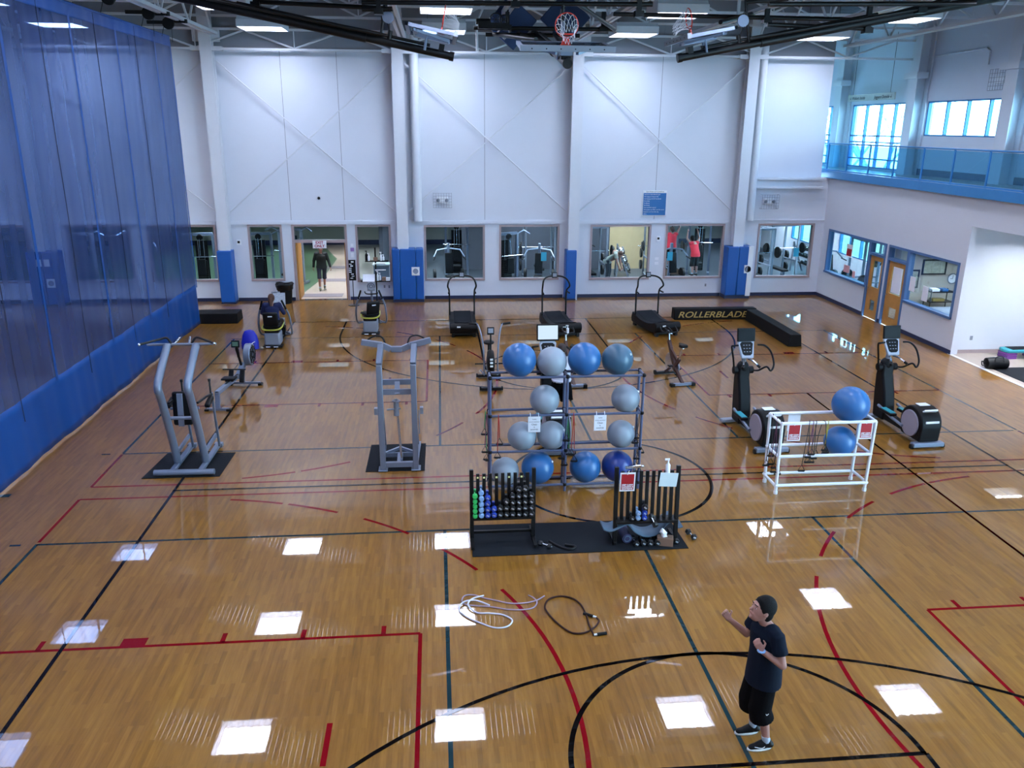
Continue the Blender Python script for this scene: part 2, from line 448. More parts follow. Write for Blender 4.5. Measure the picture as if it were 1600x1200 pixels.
# exit doorway with transom
x0, x1 = -8.12, -6.2
g = G(); g.box(x0, x1, WY - .03, WY + .16, 2.64, 2.71); g.box(x0, x0 + .08, WY - .03, WY + .16, 0, 2.64); g.box(x1 - .08, x1, WY - .03, WY + .16, 0, 2.64)
g.box(x0 + .08, x1 - .08, WY - .03, WY + .16, 2.07, 2.17)
d1 = struct(g.build('door_1', 'taupe_frame'))
g = G(); g.box(x0 + .08, x1 - .08, WY + .05, WY + .058, 2.17, 2.64); g.build('transom_pane', 'pane_glass', d1)
g = G(); g.box(x0 + .08, x0 + .13, WY + .16, WY + 1.05, .01, 2.05); g.build('door_leaf', 'oak', d1)
g = G(); g.box(x1 - .13, x1 - .08, WY + .16, WY + 1.05, .01, 2.05); g.build('door_leaf', 'oak', d1)
g = G(); g.box(x0, x1, WY - .04, WY + .2, 0, .012); g.build('threshold', 'chrome', d1)

# right wall with office windows and doors
RH = [(12.75, 15.78, .98, 2.56), (11.74, 12.75, 0, 2.56), (10.42, 11.58, 0, 2.56), (7.9, 10.42, .96, 2.56)]
g = G(); holed(g, 'y', 7.68, WY + .2, 0, 4.36, RX, RX + .2, RH); g.box(RX, RX + .2, -6, 7.68, 3.58, 4.36)
g.box(RX + .2, 14.2, 7.82, 8.02, 0, 4.1)
wall_right = struct(g.build('wall_right', 'block_paint'))
g = G()
for a, b in ((12.8, WY), (11.6, 11.72), (7.68, 10.4)): g.box(RX - .02, RX, a, b, 0, .12)
struct(g.build('baseboard_right', 'navy_base'))
g = G(); g.box(RX + .02, 19, 7.80, 7.82, 0, .1); struct(g.build('baseboard_alcove', 'taupe_frame'))
g = G(); g.box(RX + .2, 14.2, -6, 7.82, 4.0, 4.1); struct(g.build('ceiling_alcove', 'block_paint'))
g = G(); g.box(18.9, 19.1, -6, 8, 0, 3.7); struct(g.build('wall_alcove', 'block_paint'))

def rframe(name, y0, y1, z0, z1, mullions=(), sill=True):
    g = G(); f = .07; a, b = RX - .03, RX + .15
    g.box(a, b, y0, y1, z1 - f, z1); g.box(a, b, y0, y0 + f, z0, z1 - f); g.box(a, b, y1 - f, y1, z0, z1 - f)
    if sill: g.box(a - .03, b, y0, y1, z0, z0 + f)
    for m in mullions: g.box(a, b, m - .03, m + .03, z0 + f, z1 - f)
    return struct(g.build(name, 'blue_frame'))
w = rframe('window_20', 12.75, 15.78, .98, 2.56)
g = G(); g.box(RX + .05, RX + .058, 12.82, 15.71, 1.05, 2.49); g.build('glass_pane', 'pane_glass', w)
w = rframe('window_21', 7.9, 10.42, .96, 2.56)
g = G(); g.box(RX + .05, RX + .058, 7.97, 10.35, 1.03, 2.49); g.build('glass_pane', 'pane_glass', w)
def rdoor(name, y0, y1):
    d = rframe(name, y0, y1, 0, 2.56, sill=False)
    g = G(); g.box(RX - .03, RX + .15, y0 + .07, y1 - .07, 2.08, 2.16); g.build('transom_bar', 'blue_frame', d)
    g = G(); g.box(RX + .05, RX + .058, y0 + .07, y1 - .07, 2.16, 2.49); g.build('transom_pane', 'pane_glass', d)
    a, b = y0 + .08, y1 - .08
    g = G(); holed(g, 'y', a, b, .01, 2.08, RX + .03, RX + .075, [(a + .17, b - .17, 1.05, 1.92), (a + .28, b - .28, .28, .62)])
    leaf = g.build('door_leaf', 'oak', d)
    g = G(); g.box(RX + .05, RX + .056, a + .17, b - .17, 1.05, 1.92); g.build('vision_pane', 'pane_glass', leaf)
    g = G()
    for k in range(9): g.obox((RX + .05, (a + b) / 2, .30 + k * .037), (.035, b - a - .57, .008), ry=.6)
    g.build('louver', 'black_metal', leaf)
    g = G(); g.tube([(RX + .03, b - .08, 1.0), (RX - .04, b - .08, 1.0), (RX - .04, b - .2, 1.0)], .012, 8); g.build('door_handle', 'chrome', leaf)
    return d
rdoor('door_2', 11.74, 12.75); rdoor('door_3', 10.42, 11.58)
g = G(); g.obox((RX + .045, 11.0, 1.5), (.01, .5, .8)); tag(g.build('paper_sheet', 'paper'), 'lavender paper sheet filling the vision pane of the nearer office door', 'paper')

# office behind the right wall
g = G(); g.box(RX + .2, 14.2, 11.6, 11.72, 0, 3.2); struct(g.build('wall_office_north', 'beige_wall'))
g = G(); g.box(RX + .2, 14.2, 8.02, 8.06, 0, 3.2); struct(g.build('wall_office_south', 'beige_wall'))
g = G(); g.box(RX + .2, 15.1, 7.9, WY + .2, 3.2, 3.3); struct(g.build('ceiling_office', 'deck_white'))

# outer wall on the right with daylight windows, both storeys
OX = 14.2
UP = [(15.5 - .9 * 0 + 1.05, 20.85, 4.58, 7.0), (21.75, 25.0, 4.58, 7.0), (10.95, 15.45, 5.84, 7.0), (5.0, 10.15, 5.84, 7.0), (-1, 4.2, 5.84, 7.0)]
LO = [(12.0, 15.6, .95, 2.95), (17.0, 20.6, .95, 2.95), (21.5, 25.5, .95, 2.95)]
g = G(); holed(g, 'y', -6, 31, 0, 10.4, OX, OX + .25, UP + [(a, b, c, d) for a, b, c, d in LO])
struct(g.build('wall_outer', 'wall_paint'))
def owin(n, w, k, rails=()):
    y0, y1, z0, z1 = w; g = G(); f = .05; a, b = OX + .02, OX + .14
    g.box(a, b, y0, y1, z1 - f, z1); g.box(a, b, y0, y1, z0, z0 + f); g.box(a, b, y0, y0 + f, z0, z1); g.box(a, b, y1 - f, y1, z0, z1)
    for i in range(1, k): m = y0 + (y1 - y0) * i / k; g.box(a, b, m - .03, m + .03, z0, z1)
    for r in rails: g.box(a, b, y0, y1, r - .025, r + .025)
    o = struct(g.build('window_%d' % n, 'rail_blue'))
    g = G(); g.box(OX + .08, OX + .086, y0, y1, z0, z1); g.build('glass_pane', 'pane_glass', o)
owin(30, UP[0], 4, (5.80, 5.56, 4.92)); owin(31, UP[1], 3, (5.80, 5.56, 4.92)); owin(32, UP[2], 4); owin(33, UP[3], 4); owin(34, UP[4], 4)
owin(35, LO[0], 4); owin(36, LO[1], 4); owin(37, LO[2], 4)
# portals guide the sky light in through the openings (they are not lamps)
def portal(name, loc, size, rot):
    l = bpy.data.lights.new(name, 'AREA'); l.shape = 'RECTANGLE'; l.size, l.size_y = size; l.cycles.is_portal = True
    o = bpy.data.objects.new(name, l); COL.objects.link(o); o.location = loc; o.rotation_euler = rot
for i, (a, b, c, d) in enumerate(UP + LO):
    portal('sky_portal', (OX + .3, (a + b) / 2, (c + d) / 2), (d - c, b - a), (0, PI / 2, 0))

# balcony track above the right wall
g = G(); g.box(RX - .05, OX, -6, 31, 4.36, 4.50); struct(g.build('floor_balcony', 'tile_beige'))
g = G(); g.box(RX - .12, RX - .05, -6, 17.05, 4.34, 4.60); struct(g.build('trim_3', 'rail_blue'))
g = G(); g.box(OX - .03, OX, -6, 15.9, 4.5, 4.72); struct(g.build('baseboard_balcony', 'navy_base'))
g = G(); g.box(11.2, OX, 26, 26.2, 4.36, 10.4); struct(g.build('wall_balcony_end', 'wall_paint'))
g = G(); g.box(10.85, 11.02, WY + .2, 26, 4.5, 10.4); struct(g.build('wall_balcony_side', 'wall_paint'))
rail = thing('balcony_railing', 'blue railing with tinted panels along the edge of the upper track', 'railing', (RX - .03, 0, 4.58))
def rp(g, name, mat): return g.build(name, mat, rail)
ys = [17.0, 16.55, 15.07, 13.55, 12.0, 10.43, 8.93, 7.4, 5.9, 4.4, 2.9, 1.4, -.1, -1.6]
g = G(); g.cyl((0, -1.6, .97), (0, 17.0, .97), .025); rp(g, 'top_rail', 'rail_blue')
g = G(); g.beam((0, -1.6, .05), (0, 17.0, .05), .04, .05); rp(g, 'bottom_rail', 'rail_blue')
for y in ys:
    g = G(); g.box(-.02, .02, y - .02, y + .02, 0, .96); rp(g, 'post', 'rail_blue')
for a, b in zip(ys[1:], ys[:-1]):
    g = G(); g.box(-.004, .004, a + .03, b - .03, .08, .93); rp(g, 'panel', 'rail_glass')

# weight room shell
g = G(); g.box(-26, OX, 30.9, 31.1, 0, 3.3); struct(g.build('wall_weight_room', 'beige_wall'))
g = G(); g.box(-26, OX, 30.86, 30.9, 0, .25); struct(g.build('baseboard_weight_room', 'navy_base'))
g = G(); g.box(-26, 10.85, WY + .2, 31, 3.3, 3.4); g.box(10.85, OX, WY + .2, 31, 3.3, 3.4); struct(g.build('ceiling_weight_room', 'deck_white'))
g = G(); g.box(-26.2, -26, -15, 31, 0, 10.4); struct(g.build('wall_left', 'wall_paint'))
g = G(); g.box(-26, 19, -15.2, -15, 0, 10.4); struct(g.build('wall_front', 'wall_paint'))
g = G(); g.box(-5.3, -5.15, 19.5, 27, 0, 3.3); g.box(-2.0, 4.6, 22.6, 22.75, 0, 3.3); struct(g.build('wall_partition', 'dark_wall'))
g = G(); g.box(4.6, 6.4, 22.6, 22.75, 0, 3.3); struct(g.build('wall_partition_sand', 'sand'))
# corrugated roof deck
g = G(); g.box(-26, 19, -15, 31, 10.45, 10.6)
y = -14.9
while y < 26: g.box(-26, OX, y, y + .09, 10.38, 10.45); y += .3
struct(g.build('ceiling', 'deck_white'))

# joists across the hall
def joist(name, y, z, x0, x1, h=.6, p=3.15, ph=-2.2):
    g = G()
    g.beam((x0, y, z), (x1, y, z), .09, .07); g.beam((x0, y, z + h), (x1, y, z + h), .09, .07)
    x = x0 + ((ph - x0) % p)
    while x < x1:
        for q in (x - p / 2, x + p / 2):
            if x0 <= q <= x1: g.cyl((x, y, z + .03), (q, y, z + h - .03), .032, n=6)
        g.cyl((x, y, z), (x, y, z + h), .02, n=6)
        x += p
    return struct(g.build(name, 'steel_white'))
joist('beam_joist', WY - .32, 8.40, -26, OX - .2, .6, 3.15, -1.25)
for y in (15.6, 12.6, 9.6, 6.6, 3.6, .6, -2.4): joist('beam_joist', y, 9.35, -26, OX - .2, .8, 3.15, -5.4)
# girders running away from the viewer at each column line
def girder(x, z=8.85, y1=WY - .45, y0=-14):
    g = G()
    for s in (-.08, .08): g.beam((x + s, y0, z), (x + s, y1, z), .09, .09)
    for s in (-.08, .08): g.beam((x + s, y0, z + 1.35), (x + s, y1, z + 1.35), .09, .09)
    y = y1 - .2; k = 0
    while y > y0 + 1.4:
        a, b = (z, z + 1.35) if k % 2 == 0 else (z + 1.35, z)
        g.beam((x, y, a), (x, y - 1.3, b), .05, .05); y -= 1.3; k += 1
    return struct(g.build('beam_girder', 'steel_white'))
for x in (-16.3, -10.05, -4.03, 1.75, 7.95): girder(x)
girder(RX - .05, 8.8, WY - .2)
for x, y0, y1 in ((-1.15, 2, 12.6), (5.05, 5, 14.2)):
    g = G()
    for s in (-.07, .07): g.beam((x + s, y0, 8.85), (x + s, y1, 8.85), .08, .09)
    for y in (y0 + .3, (y0 + y1) / 2, y1 - .3): g.beam((x, y, 8.85), (x, y, 10.4), .06, .06)
    struct(g.build('beam_rail', 'steel_white'))

# columns
for i, x in enumerate((-22.6, -16.5, -10.36, -4.22, 1.86, 7.97)):
    g = G(); g.box(x - .19, x + .19, WY - .45, WY - .42, 0, 9.6); g.box(x - .02, x + .02, WY - .42, WY - .1, 0, 9.6); g.box(x - .19, x + .19, WY - .13, WY - .1, 0, 9.6)
    g.box(x - .5, x + .5, WY - .38, WY - .12, 8.33, 8.47); g.box(x - .42, x + .42, WY - .30, WY - .12, 8.62, 9.0)
    struct(g.build('column_%d' % (i + 1), 'steel_white'))
for i, (y, w) in enumerate(((21.3, .55), (15.75, .55), (10.55, .55), (4.7, .55), (-1.4, .55))):
    g = G(); g.box(OX - .5, OX - .47, y - .27, y + .27, 4.5, 10); g.box(OX - .47, OX, y - .03, y + .03, 4.5, 10); g.box(OX - .06, OX, y - .27, y + .27, 4.5, 10)
    g.box(OX - .62, OX - .2, y - .42, y + .42, 7.75, 7.95)
    struct(g.build('column_%d' % (i + 10), 'steel_white'))
# cross bracing rods on the wall
for a, b in ((-22.6, -16.5), (-16.5, -10.36), (-10.36, -4.22), (-4.22, 1.86), (1.86, 7.97)):
    g = G()
    g.cyl((a + .22, WY - .2, 8.05), (b - .22, WY - .12, 3.15), .02, n=6); g.cyl((b - .22, WY - .2, 8.05), (a + .22, WY - .12, 3.15), .02, n=6)
    for x, s in ((a + .22, 1), (b - .22, -1)): g.beam((x, WY - .2, 8.05), (x + s * .3, WY - .2, 7.8), .05, .05)
    struct(g.build('beam_brace_rod', 'steel_white'))
# downpipes beside the columns
for x, lab in ((-3.68, 'fat white downpipe beside the column above the wide blue pad with ball emblem'), (8.38, 'fat white downpipe beside the rightmost wall column')):
    t = thing('downpipe', lab, 'pipe', (x, WY - .2, 2.84), 0, 'white downpipes on the back wall')
    g = G(); g.cyl((0, 0, 0), (0, 0, 6.2), .155, n=24); g.build('pipe', 'steel_white', t)
    g = G(); g.cyl((0, 0, 2.72), (0, 0, 2.78), .17, n=24); g.build('collar', 'steel_white', t)
    g = G(); g.box(-.36, 0, -.02, .02, 2.6, 2.66); g.build('bracket', 'steel_white', t)

# ------------------------------------------------------------------ court markings (painted on the floor)
def strip(g, pts, w, z, closed=False):
    P = [Vector((p[0], p[1], 0)) for p in pts]; m = len(P); vs = []
    for i in range(m):
        a = P[(i - 1) % m] if (closed or i) else P[i]; b = P[(i + 1) % m] if (closed or i < m - 1) else P[i]
        t = (b - a).normalized(); n = Vector((-t.y, t.x, 0)) * w / 2
        vs += [(P[i].x + n.x, P[i].y + n.y, z), (P[i].x - n.x, P[i].y - n.y, z)]
    fs = [(2 * i, 2 * i + 1, (2 * ((i + 1) % m)) + 1, 2 * ((i + 1) % m)) for i in range(m if closed else m - 1)]
    g.add(vs, fs)
def seg(g, x0, y0, x1, y1, z, w=.05): strip(g, [(x0, y0), (x1, y1)], w, z)
def arc(g, cx, cy, r, a0, a1, z, w=.05, n=60):
    strip(g, [(cx + r * math.cos(math.radians(a0 + (a1 - a0) * i / n)), cy + r * math.sin(math.radians(a0 + (a1 - a0) * i / n))) for i in range(n + 1)], w, z)
ZB, ZR, ZG = .0030, .0020, .0012
g = G()
for s in (-1, 1): seg(g, s * 7.65, -14, s * 7.65, 12.8, ZB)
seg(g, -7.68, 0, 7.68, 0, ZB); seg(g, -7.68, 12.8, 7.68, 12.8, ZB)
arc(g, 0, 0, 1.81, 0, 360, ZB, .06, 96)
for s in (-1, 1):
    arc(g, 0, s * 7.04, 1.81, 0, 360 if s > 0 else 180, ZB, .055, 96)
    seg(g, -1.83, s * 7.04, 1.83, s * 7.04, ZB); seg(g, -1.83, s * 7.04, -1.83, s * 12.8, ZB); seg(g, 1.83, s * 7.04, 1.83, s * 12.8, ZB)
arc(g, 0, -11.23, 5.99, 0, 180, ZB); arc(g, 0, 11.23, 5.99, 180, 360, ZB)
for s in (-1, 1): seg(g, s * 5.99, 11.23, s * 5.99, 12.8, ZB)
g.build('black_court_marking', 'line_black', floor)
g = G()
for s in (-1, 1): seg(g, s * 9.13, 1.8, s * 9.05, 10.7, ZG); seg(g, s * 9.13, -1.8, s * 9.13, -12, ZG); seg(g, s * 3.05, 1.8, s * 3.0, 10.7, ZG); seg(g, s * 3.0, -1.8, s * 3.0, -12, ZG)
seg(g, 0, 1.78, 0, 10.7, ZG); seg(g, 0, -1.82, 0, -12, ZG); seg(g, -9.13, 1.78, 9.05, 1.78, ZG); seg(g, -9.13, -1.82, 9.13, -1.82, ZG); seg(g, -9.13, 10.7, 9.13, 10.7, ZG, .035)
for y in (1.78, -1.82): seg(g, -9.52, y, -9.36, y, ZG)
seg(g, -10.55, 0, -10.36, 0, ZG, .12)
g.build('green_court_marking', 'line_green', floor)
g = G()
for s in (-1, 1):
    seg(g, -9.13, s * .25, 9.13, s * .25, ZR); seg(g, -9.13, s * .25, -9.13, s * 1.75, ZR); seg(g, 9.13, s * .25, 9.13, s * 1.75, ZR)
    for yc in (-6.3, 6.3):
        seg(g, s * 3.34, yc - 1.75, s * 3.34, yc + 1.75, ZR)
        for q in (-1.75, 1.75):
            seg(g, s * 3.34, yc + q, s * 9.12, yc + q, ZR)
            o = q + (.12 if q > 0 else -.12)
            for xm in (7.93, 5.76, 4.79, 3.8): seg(g, s * xm, yc + q, s * xm, yc + o * 1.02 + (.04 if q > 0 else -.04), ZR, .06)
            seg(g, s * 6.68, yc + q + (.1 if q > 0 else -.1), s * 6.98, yc + q + (.1 if q > 0 else -.1), ZR, .15)
        cx = s * 7.53; k = 1 if s < 0 else -1
        segs = [(-27, 27)] + [(a, a + 9) for a in (33, 42 + 6, 56 + 6, 72)] + [(-a - 9, -a) for a in (33, 42 + 6, 56 + 6, 72)]
        for a, b in segs:
            if s < 0: arc(g, cx, yc, 5.93, a, b, ZR, .055, 24)
            else: arc(g, cx, yc, 5.93, 180 - b, 180 - a, ZR, .055, 24)
        seg(g, s * 4.27, yc + .2, s * 4.27, yc - .42, ZR, .06)
    seg(g, 5.75, 4.55, 5.6, -3.6, ZR, .045)
g.build('red_court_marking', 'line_red', floor)

# ------------------------------------------------------------------ fluorescent lamps of the hall
def lamp(loc, label, first=[None]):
    if first[0] is None:
        t = thing('ceiling_lamp', label, 'lamp', loc, 0, 'fluorescent lamps under the roof')
        g = G(); g.prism([(-.60, .0), (-.5, .12), (.5, .12), (.60, .0)], -.66, .66, 'x')
        for q in (-1, 1): g.box(-.66, .66, q * .62 - .015, q * .62 + .015, -.20, .01); g.box(q * .66 - .015, q * .66 + .015, -.62, .62, -.20, .01)
        g.build('housing', 'steel_white', t)
        g = G(); g.box(-.63, .63, -.58, .58, -.006, -.002); g.build('diffuser', 'tube_light', t, flat=True)
        for s in (-.5, .5):
            g = G(); g.cyl((s, 0, .12), (s, 0, 1.2), .006, n=5); g.build('hanger', 'black_metal', t)
        first[0] = t; return t
    return dup(first[0], loc, 0, label)
LX = (-20.2, -14.2, -8.2, -2.68, 3.33, 9.6); LYS = (14.35, 9.4, 4.35, -.7, -5.7, -10.7)
coln = ('far left column, beyond the curtain', 'second column, seen through the curtain', 'column by the curtain edge', 'column over the pull-up tower', 'column right of centre hoop', 'column by the balcony')
rown = ('nearest the back wall', 'second from the back wall', 'third from the back wall', 'over midcourt', 'over near free-throw line', 'beyond near free-throw line')
for i, x in enumerate(LX):
    for j, y in enumerate(LYS):
        lamp((x, y, 9.05), 'white fluorescent lamp %s, %s' % (rown[j], coln[i]))
# recessed lamps in weight room, offices; those in the alcove are added fill
def panel_lamp(loc, label, first=[None]):
    if first[0] is None:
        t = thing('panel_lamp', label, 'lamp', loc, 0, 'ceiling panels of the rooms behind')
        g = G(); g.box(-.64, -.6, -.34, .34, -.28, .04); g.box(.6, .64, -.34, .34, -.28, .04); g.box(-.6, .6, -.34, -.3, -.28, .04); g.box(-.6, .6, .3, .34, -.28, .04)
        g.build('light_shield', 'black_metal', t)  # deep black sides shaped to block the diffuser at low angles
        g = G(); g.box(-.6, .6, -.3, .3, -.01, .03); g.build('diffuser', 'room_light', t, flat=True)
        first[0] = t; return t
    return dup(first[0], loc, 0, label)
for i, x in enumerate((-20, -15, -11, -7.2, -3, 1, 5, 9, 12.6)):
    for j, y in enumerate((18.2, 21.2, 26)):
        if 0 < i < 9: panel_lamp((x, y, 3.25), 'ceiling panel lamp of the weight room, bay %s row %s' % ('abcdefghi'[i], 'abc'[j]))
panel_lamp((12.7, 9.8, 3.14), 'ceiling panel lamp of the office')
panel_lamp((12.9, 6.3, 3.95), 'unseen ceiling panel lamp added to light the alcove, nearest its wall'); panel_lamp((12.9, 2.0, 3.95), 'unseen ceiling panel lamp added to light the alcove, nearer the viewer'); panel_lamp((12.9, 4.2, 3.95), 'unseen ceiling panel lamp added to light the alcove, middle one')  # unseen lamps added to brighten the alcove wall

# ------------------------------------------------------------------ divider curtain
CX = -10.55
cur = thing('divider_curtain', 'tall blue divider curtain, see-through netting above a solid band, along the left', 'curtain', (CX, 0, 0))
def fold(y): return .022 * math.sin(y * 2.2) + .010 * math.sin(y * 6.1 + 1) + .005 * math.sin(y * 13.1)
def sheet(name, z0, z1, mat, off=0, amp=1.0, thick=.006):
    ysl = [-6 + i * .06 for i in range(int(18.66 / .06) + 1)]; nz = 8; vs = []; fs = []
    for j in range(nz + 1):
        z = z0 + (z1 - z0) * j / nz
        for y in ysl: vs.append((off + fold(y + .15 * math.sin(z * .6)) * amp * (1 - .5 * z / 8.4), y, z))
    W = len(ysl)
    for j in range(nz):
        for i in range(W - 1): fs.append((j * W + i, j * W + i + 1, (j + 1) * W + i + 1, (j + 1) * W + i))
    g = G(); g.add(vs, fs); o = g.build(name, mat, cur)
    m = o.modifiers.new('thick', 'SOLIDIFY') if thick else None
    if m: m.thickness = thick
    return o
sheet('netting', 1.28, 8.2, 'blue_netting', thick=0)
sheet('lower_band', .04, 1.30, 'vinyl_blue', .004)
sheet('top_band', 8.17, 8.45, 'vinyl_blue', .004)
for y in (-.4, 2.75, 5.74, 8.35, 11.25, 12.6):
    g = G(); g.add([(fold(y) * (1 - .5 * z / 8.4) + .02, y + dy, z) for z in (1.2, 3, 5, 8.3) for dy in (-.05, .05)], [(0, 1, 3, 2), (2, 3, 5, 4), (4, 5, 7, 6)]); g.build('strap', 'vinyl_blue', cur)
for y in (1.2, 4.3, 7.1, 9.7):
    g = G(); g.tube([(fold(y) * (1 - .5 * z / 8.4) + .012, y + .02 * math.sin(z * 2), z) for z in (.9, 2, 4, 6, 8.4)], .008, 5); g.build('cord', 'dark_navy', cur)
g = G(); g.cyl((0, -6, 8.44), (0, 12.68, 8.44), .03); g.build('batten', 'vinyl_blue', cur)
# winch pulleys on the girder beside the curtain
for (x, y, z), lab in (((-10.45, 7.6, 8.78), 'black pulley over the curtain, nearest the viewer'), ((-10.45, 10.35, 8.78), 'black pulley over the curtain, middle one'), ((-10.45, 12.0, 8.72), 'black pulley over the far end of the curtain')):
    t = thing('pulley', lab, 'pulley', (x, y, z), 0, 'pulleys above the curtain')
    g = G(); g.lathe([(.10, -.03), (.16, -.03), (.16, -.02), (.12, 0), (.16, .02), (.16, .03), (.10, .03)], (0.12, 0, 0), 20, 'y'); g.build('wheel', 'black_metal', t)
    g = G(); g.beam((-.45, 0, .02), (.18, 0, .02), .05, .09); g.build('bracket', 'black_metal', t)
    g = G(); g.tube([(.02, 0, 0), (-.09, 0, -.33)], .008, 5); g.tube([(.12, 0, .15), (.2, -1.6, .12)], .008, 5); g.build('cable', 'black_metal', t)
for (x, y), lab in (((-10.1, 10.6), 'black bracket clamped on the left girder, nearer one'), ((-10.1, 12.2), 'black bracket clamped on the left girder, farther one')):
    g = G(); g.beam((-.3, 0, 0), (.22, 0, 0), .05, .09); g.cyl((.18, 0, -.05), (.18, 0, .05), .06); g.tube([(-.2, 0, 0), (-.22, 0, -.55)], .006, 5)
    o = g.build('girder_bracket', 'black_metal'); o.location = (x, y, 8.80); tag(o, lab, 'bracket', 'clamped brackets on the left girder')

# ------------------------------------------------------------------ basketball backstops folded up under the roof
TILT = math.radians(10.8)
def backstop(label, loc, rz, rear_len=.3, zoff=.38):
    t = thing('basketball_backstop', label, 'basketball hoop', loc, rz, 'basketball backstops folded up'); t.rotation_euler = (0, TILT, rz)
    p = lambda g, n, m: g.build(n, m, t)
    g = G(); g.cyl((-rear_len, 0, 0), (5.6, 0, 0), .085, n=20); g.cyl((-rear_len, 0, 0), (3.7, 0, 0), .105, n=20); g.cyl((5.56, 0, 0), (5.66, 0, 0), .10, n=20); p(g, 'mast', 'black_metal')
    g = G(); g.cyl((.9, 0, .13), (5.1, 0, .13), .035); g.cyl((4.2, 0, .0), (4.2, 0, .25), .05); g.box(5.3, 5.42, -.1, .1, .05, .2); p(g, 'actuator', 'black_metal')
    for s in (-.45, .45):
        g = G(); g.cyl((0, s, .05), (4.0, s * .35, .12), .04); p(g, 'brace', 'black_metal')
    g = G(); g.cyl((1.0, .5, .55), (4.0, .1, .9), .045); g.cyl((4.0, .1, .95), (4.0, .1, .05), .03); p(g, 'hanger_arm', 'black_metal')
    g = G(); g.lathe([(.03, -.03), (.13, -.03), (.13, .03), (.03, .03)], (4.1, .1, .52), 20, 'y'); p(g, 'sheave', 'silver_paint')
    g = G(); g.tube([(4.1, .1, .62), (3.5, .12, 1.6)], .008, 5); g.tube([(4.1, .1, .42), (4.25, 0, .05)], .008, 5); p(g, 'cable', 'black_metal')
    z = zoff
    g = G(); g.box(4.55, 5.62, -.91, .91, z, z + .02); p(g, 'backboard', 'board_glass')
    g = G()
    for a, b, c, d in ((4.53, 5.64, -.93, -.86), (4.53, 5.64, .86, .93), (4.53, 4.60, -.93, .93)): g.box(a, b, c, d, z - .04, z + .03)
    p(g, 'board_frame', 'silver_paint')
    g = G(); g.box(5.57, 5.66, -.95, .95, z - .05, z + .06)
    pad = p(g, 'edge_padding', 'grey_plastic')
    g = G()
    for k in range(6): g.cyl((5.665, -.72 + .288 * k, z), (5.672, -.72 + .288 * k, z), .014, n=8)
    g.build('bolt', 'black_metal', pad)
    g = G()
    for a in (-.7, .7): g.beam((4.7, a, z - .06), (5.5, a * .3, z - .1), .06, .05)
    g.box(4.75, 5.5, -.12, .12, z - .14, z - .04); g.box(4.7, 4.8, -.7, .7, z - .1, z - .04)
    for s in (-.1, .1): g.cyl((5.0, s, 0), (5.0, s, z - .05), .03)
    p(g, 'mounting_frame', 'silver_paint')
    rx = 5.30
    g = G(); g.torus((rx, 0, z + .40), .228, .012, 'x', 32, 8)
    g.prism([(-.10, z + .02), (.10, z + .02), (.05, z + .2), (-.05, z + .2)], rx - .015, rx + .015, 'x'); g.beam((rx, -.15, z + .24), (rx, .15, z + .24), .03, .03); g.box(rx - .1, rx + .08, -.1, .1, z + .02, z + .04)
    rim = p(g, 'rim', 'rim_orange')
    g = G(); n = 12; rows = [(.228, 0, 0), (.19, .1, -.02), (.15, .2, -.06), (.12, .29, -.12), (.12, .37, -.2)]
    def npt(i, k): r, dx, dz = rows[i]; a = 2 * PI * (k + .5 * (i % 2)) / n; return (rx + dx, r * math.cos(a), z + .40 + r * math.sin(a) + dz)
    for i in range(len(rows) - 1):
        for k in range(n):
            k2 = k if i % 2 else (k - 1)
            g.tube([npt(i, k), npt(i + 1, k)], .0045, 4); g.tube([npt(i, k), npt(i + 1, (k - 1) if i % 2 == 0 else (k + 1))], .0045, 4)
    g.build('net', 'net_white', rim)
    return t
backstop('folded basketball hoop at upper left, its board pointing toward the middle', (-8.13, 6.3, 8.60), 0, 3.2)
backstop('folded basketball hoop at upper right, its board pointing toward the middle', (8.11, 6.3, 8.64), PI, 2.6)
backstop('folded basketball hoop at top centre, its round rim facing the viewer', (-.38, 9.35, 8.32), -PI / 2, .3, .27)
# black pipe framework under the girders
def pipe_frame(lab, bars, posts, r=.05):
    t = thing('pipe_framework', lab, 'pipe frame', (0, 0, 0), 0, 'black pipe frames carrying the hoops')
    for a, b in bars:
        g = G(); g.cyl(a, b, r, n=12); g.build('pipe', 'black_metal', t)
    for x, y, z0, z1 in posts:
        g = G(); g.box(x - .05, x + .05, y - .05, y + .05, z0, z1); g.box(x - .1, x + .1, y - .1, y + .1, z0 - .02, z0 + .1); g.build('clamp_post', 'black_metal', t)
pipe_frame('long black pipe across the top with clamps, above the centre hoop', [((-4.56, 6.3, 8.62), (1.9, 6.3, 8.70)), ((-4.56, 6.3, 8.48), (-3.9, 6.3, 8.50))], [(-4.2, 6.3, 8.4, 8.85), (-1.2, 6.3, 8.6, 8.85), (1.6, 6.3, 8.45, 8.85)])
pipe_frame('black pipe frame directly behind the centre hoop rim', [((-2.0, 8.9, 8.42), (1.6, 8.9, 8.44)), ((-1.7, 8.9, 8.27), (.7, 8.9, 8.28)), ((1.6, 8.9, 8.44), (.2, 6.3, 8.68)), ((-1.5, 8.9, 8.28), (-.7, 6.5, 7.95))], [(-1.15, 8.9, 8.4, 8.85), (1.3, 8.9, 8.4, 8.85), (.3, 8.9, 8.25, 8.6)])
pipe_frame('black pipe frame carrying the right hoop, three bars under the roof', [((1.25, 7.4, 8.62), (7.2, 7.4, 8.60)), ((4.6, 6.3, 8.33), (7.1, 6.3, 8.28)), ((3.5, 6.3, 8.36), (5.6, 9.2, 9.0)), ((4.2, 5.3, 8.62), (8.9, 5.3, 8.72)), ((6.6, 6.3, 8.35), (8.9, 6.3, 8.95))], [(1.85, 7.4, 8.6, 8.85), (5.0, 7.4, 8.5, 8.85), (7.0, 6.3, 8.2, 8.85), (8.0, 5.9, 8.6, 8.85)])
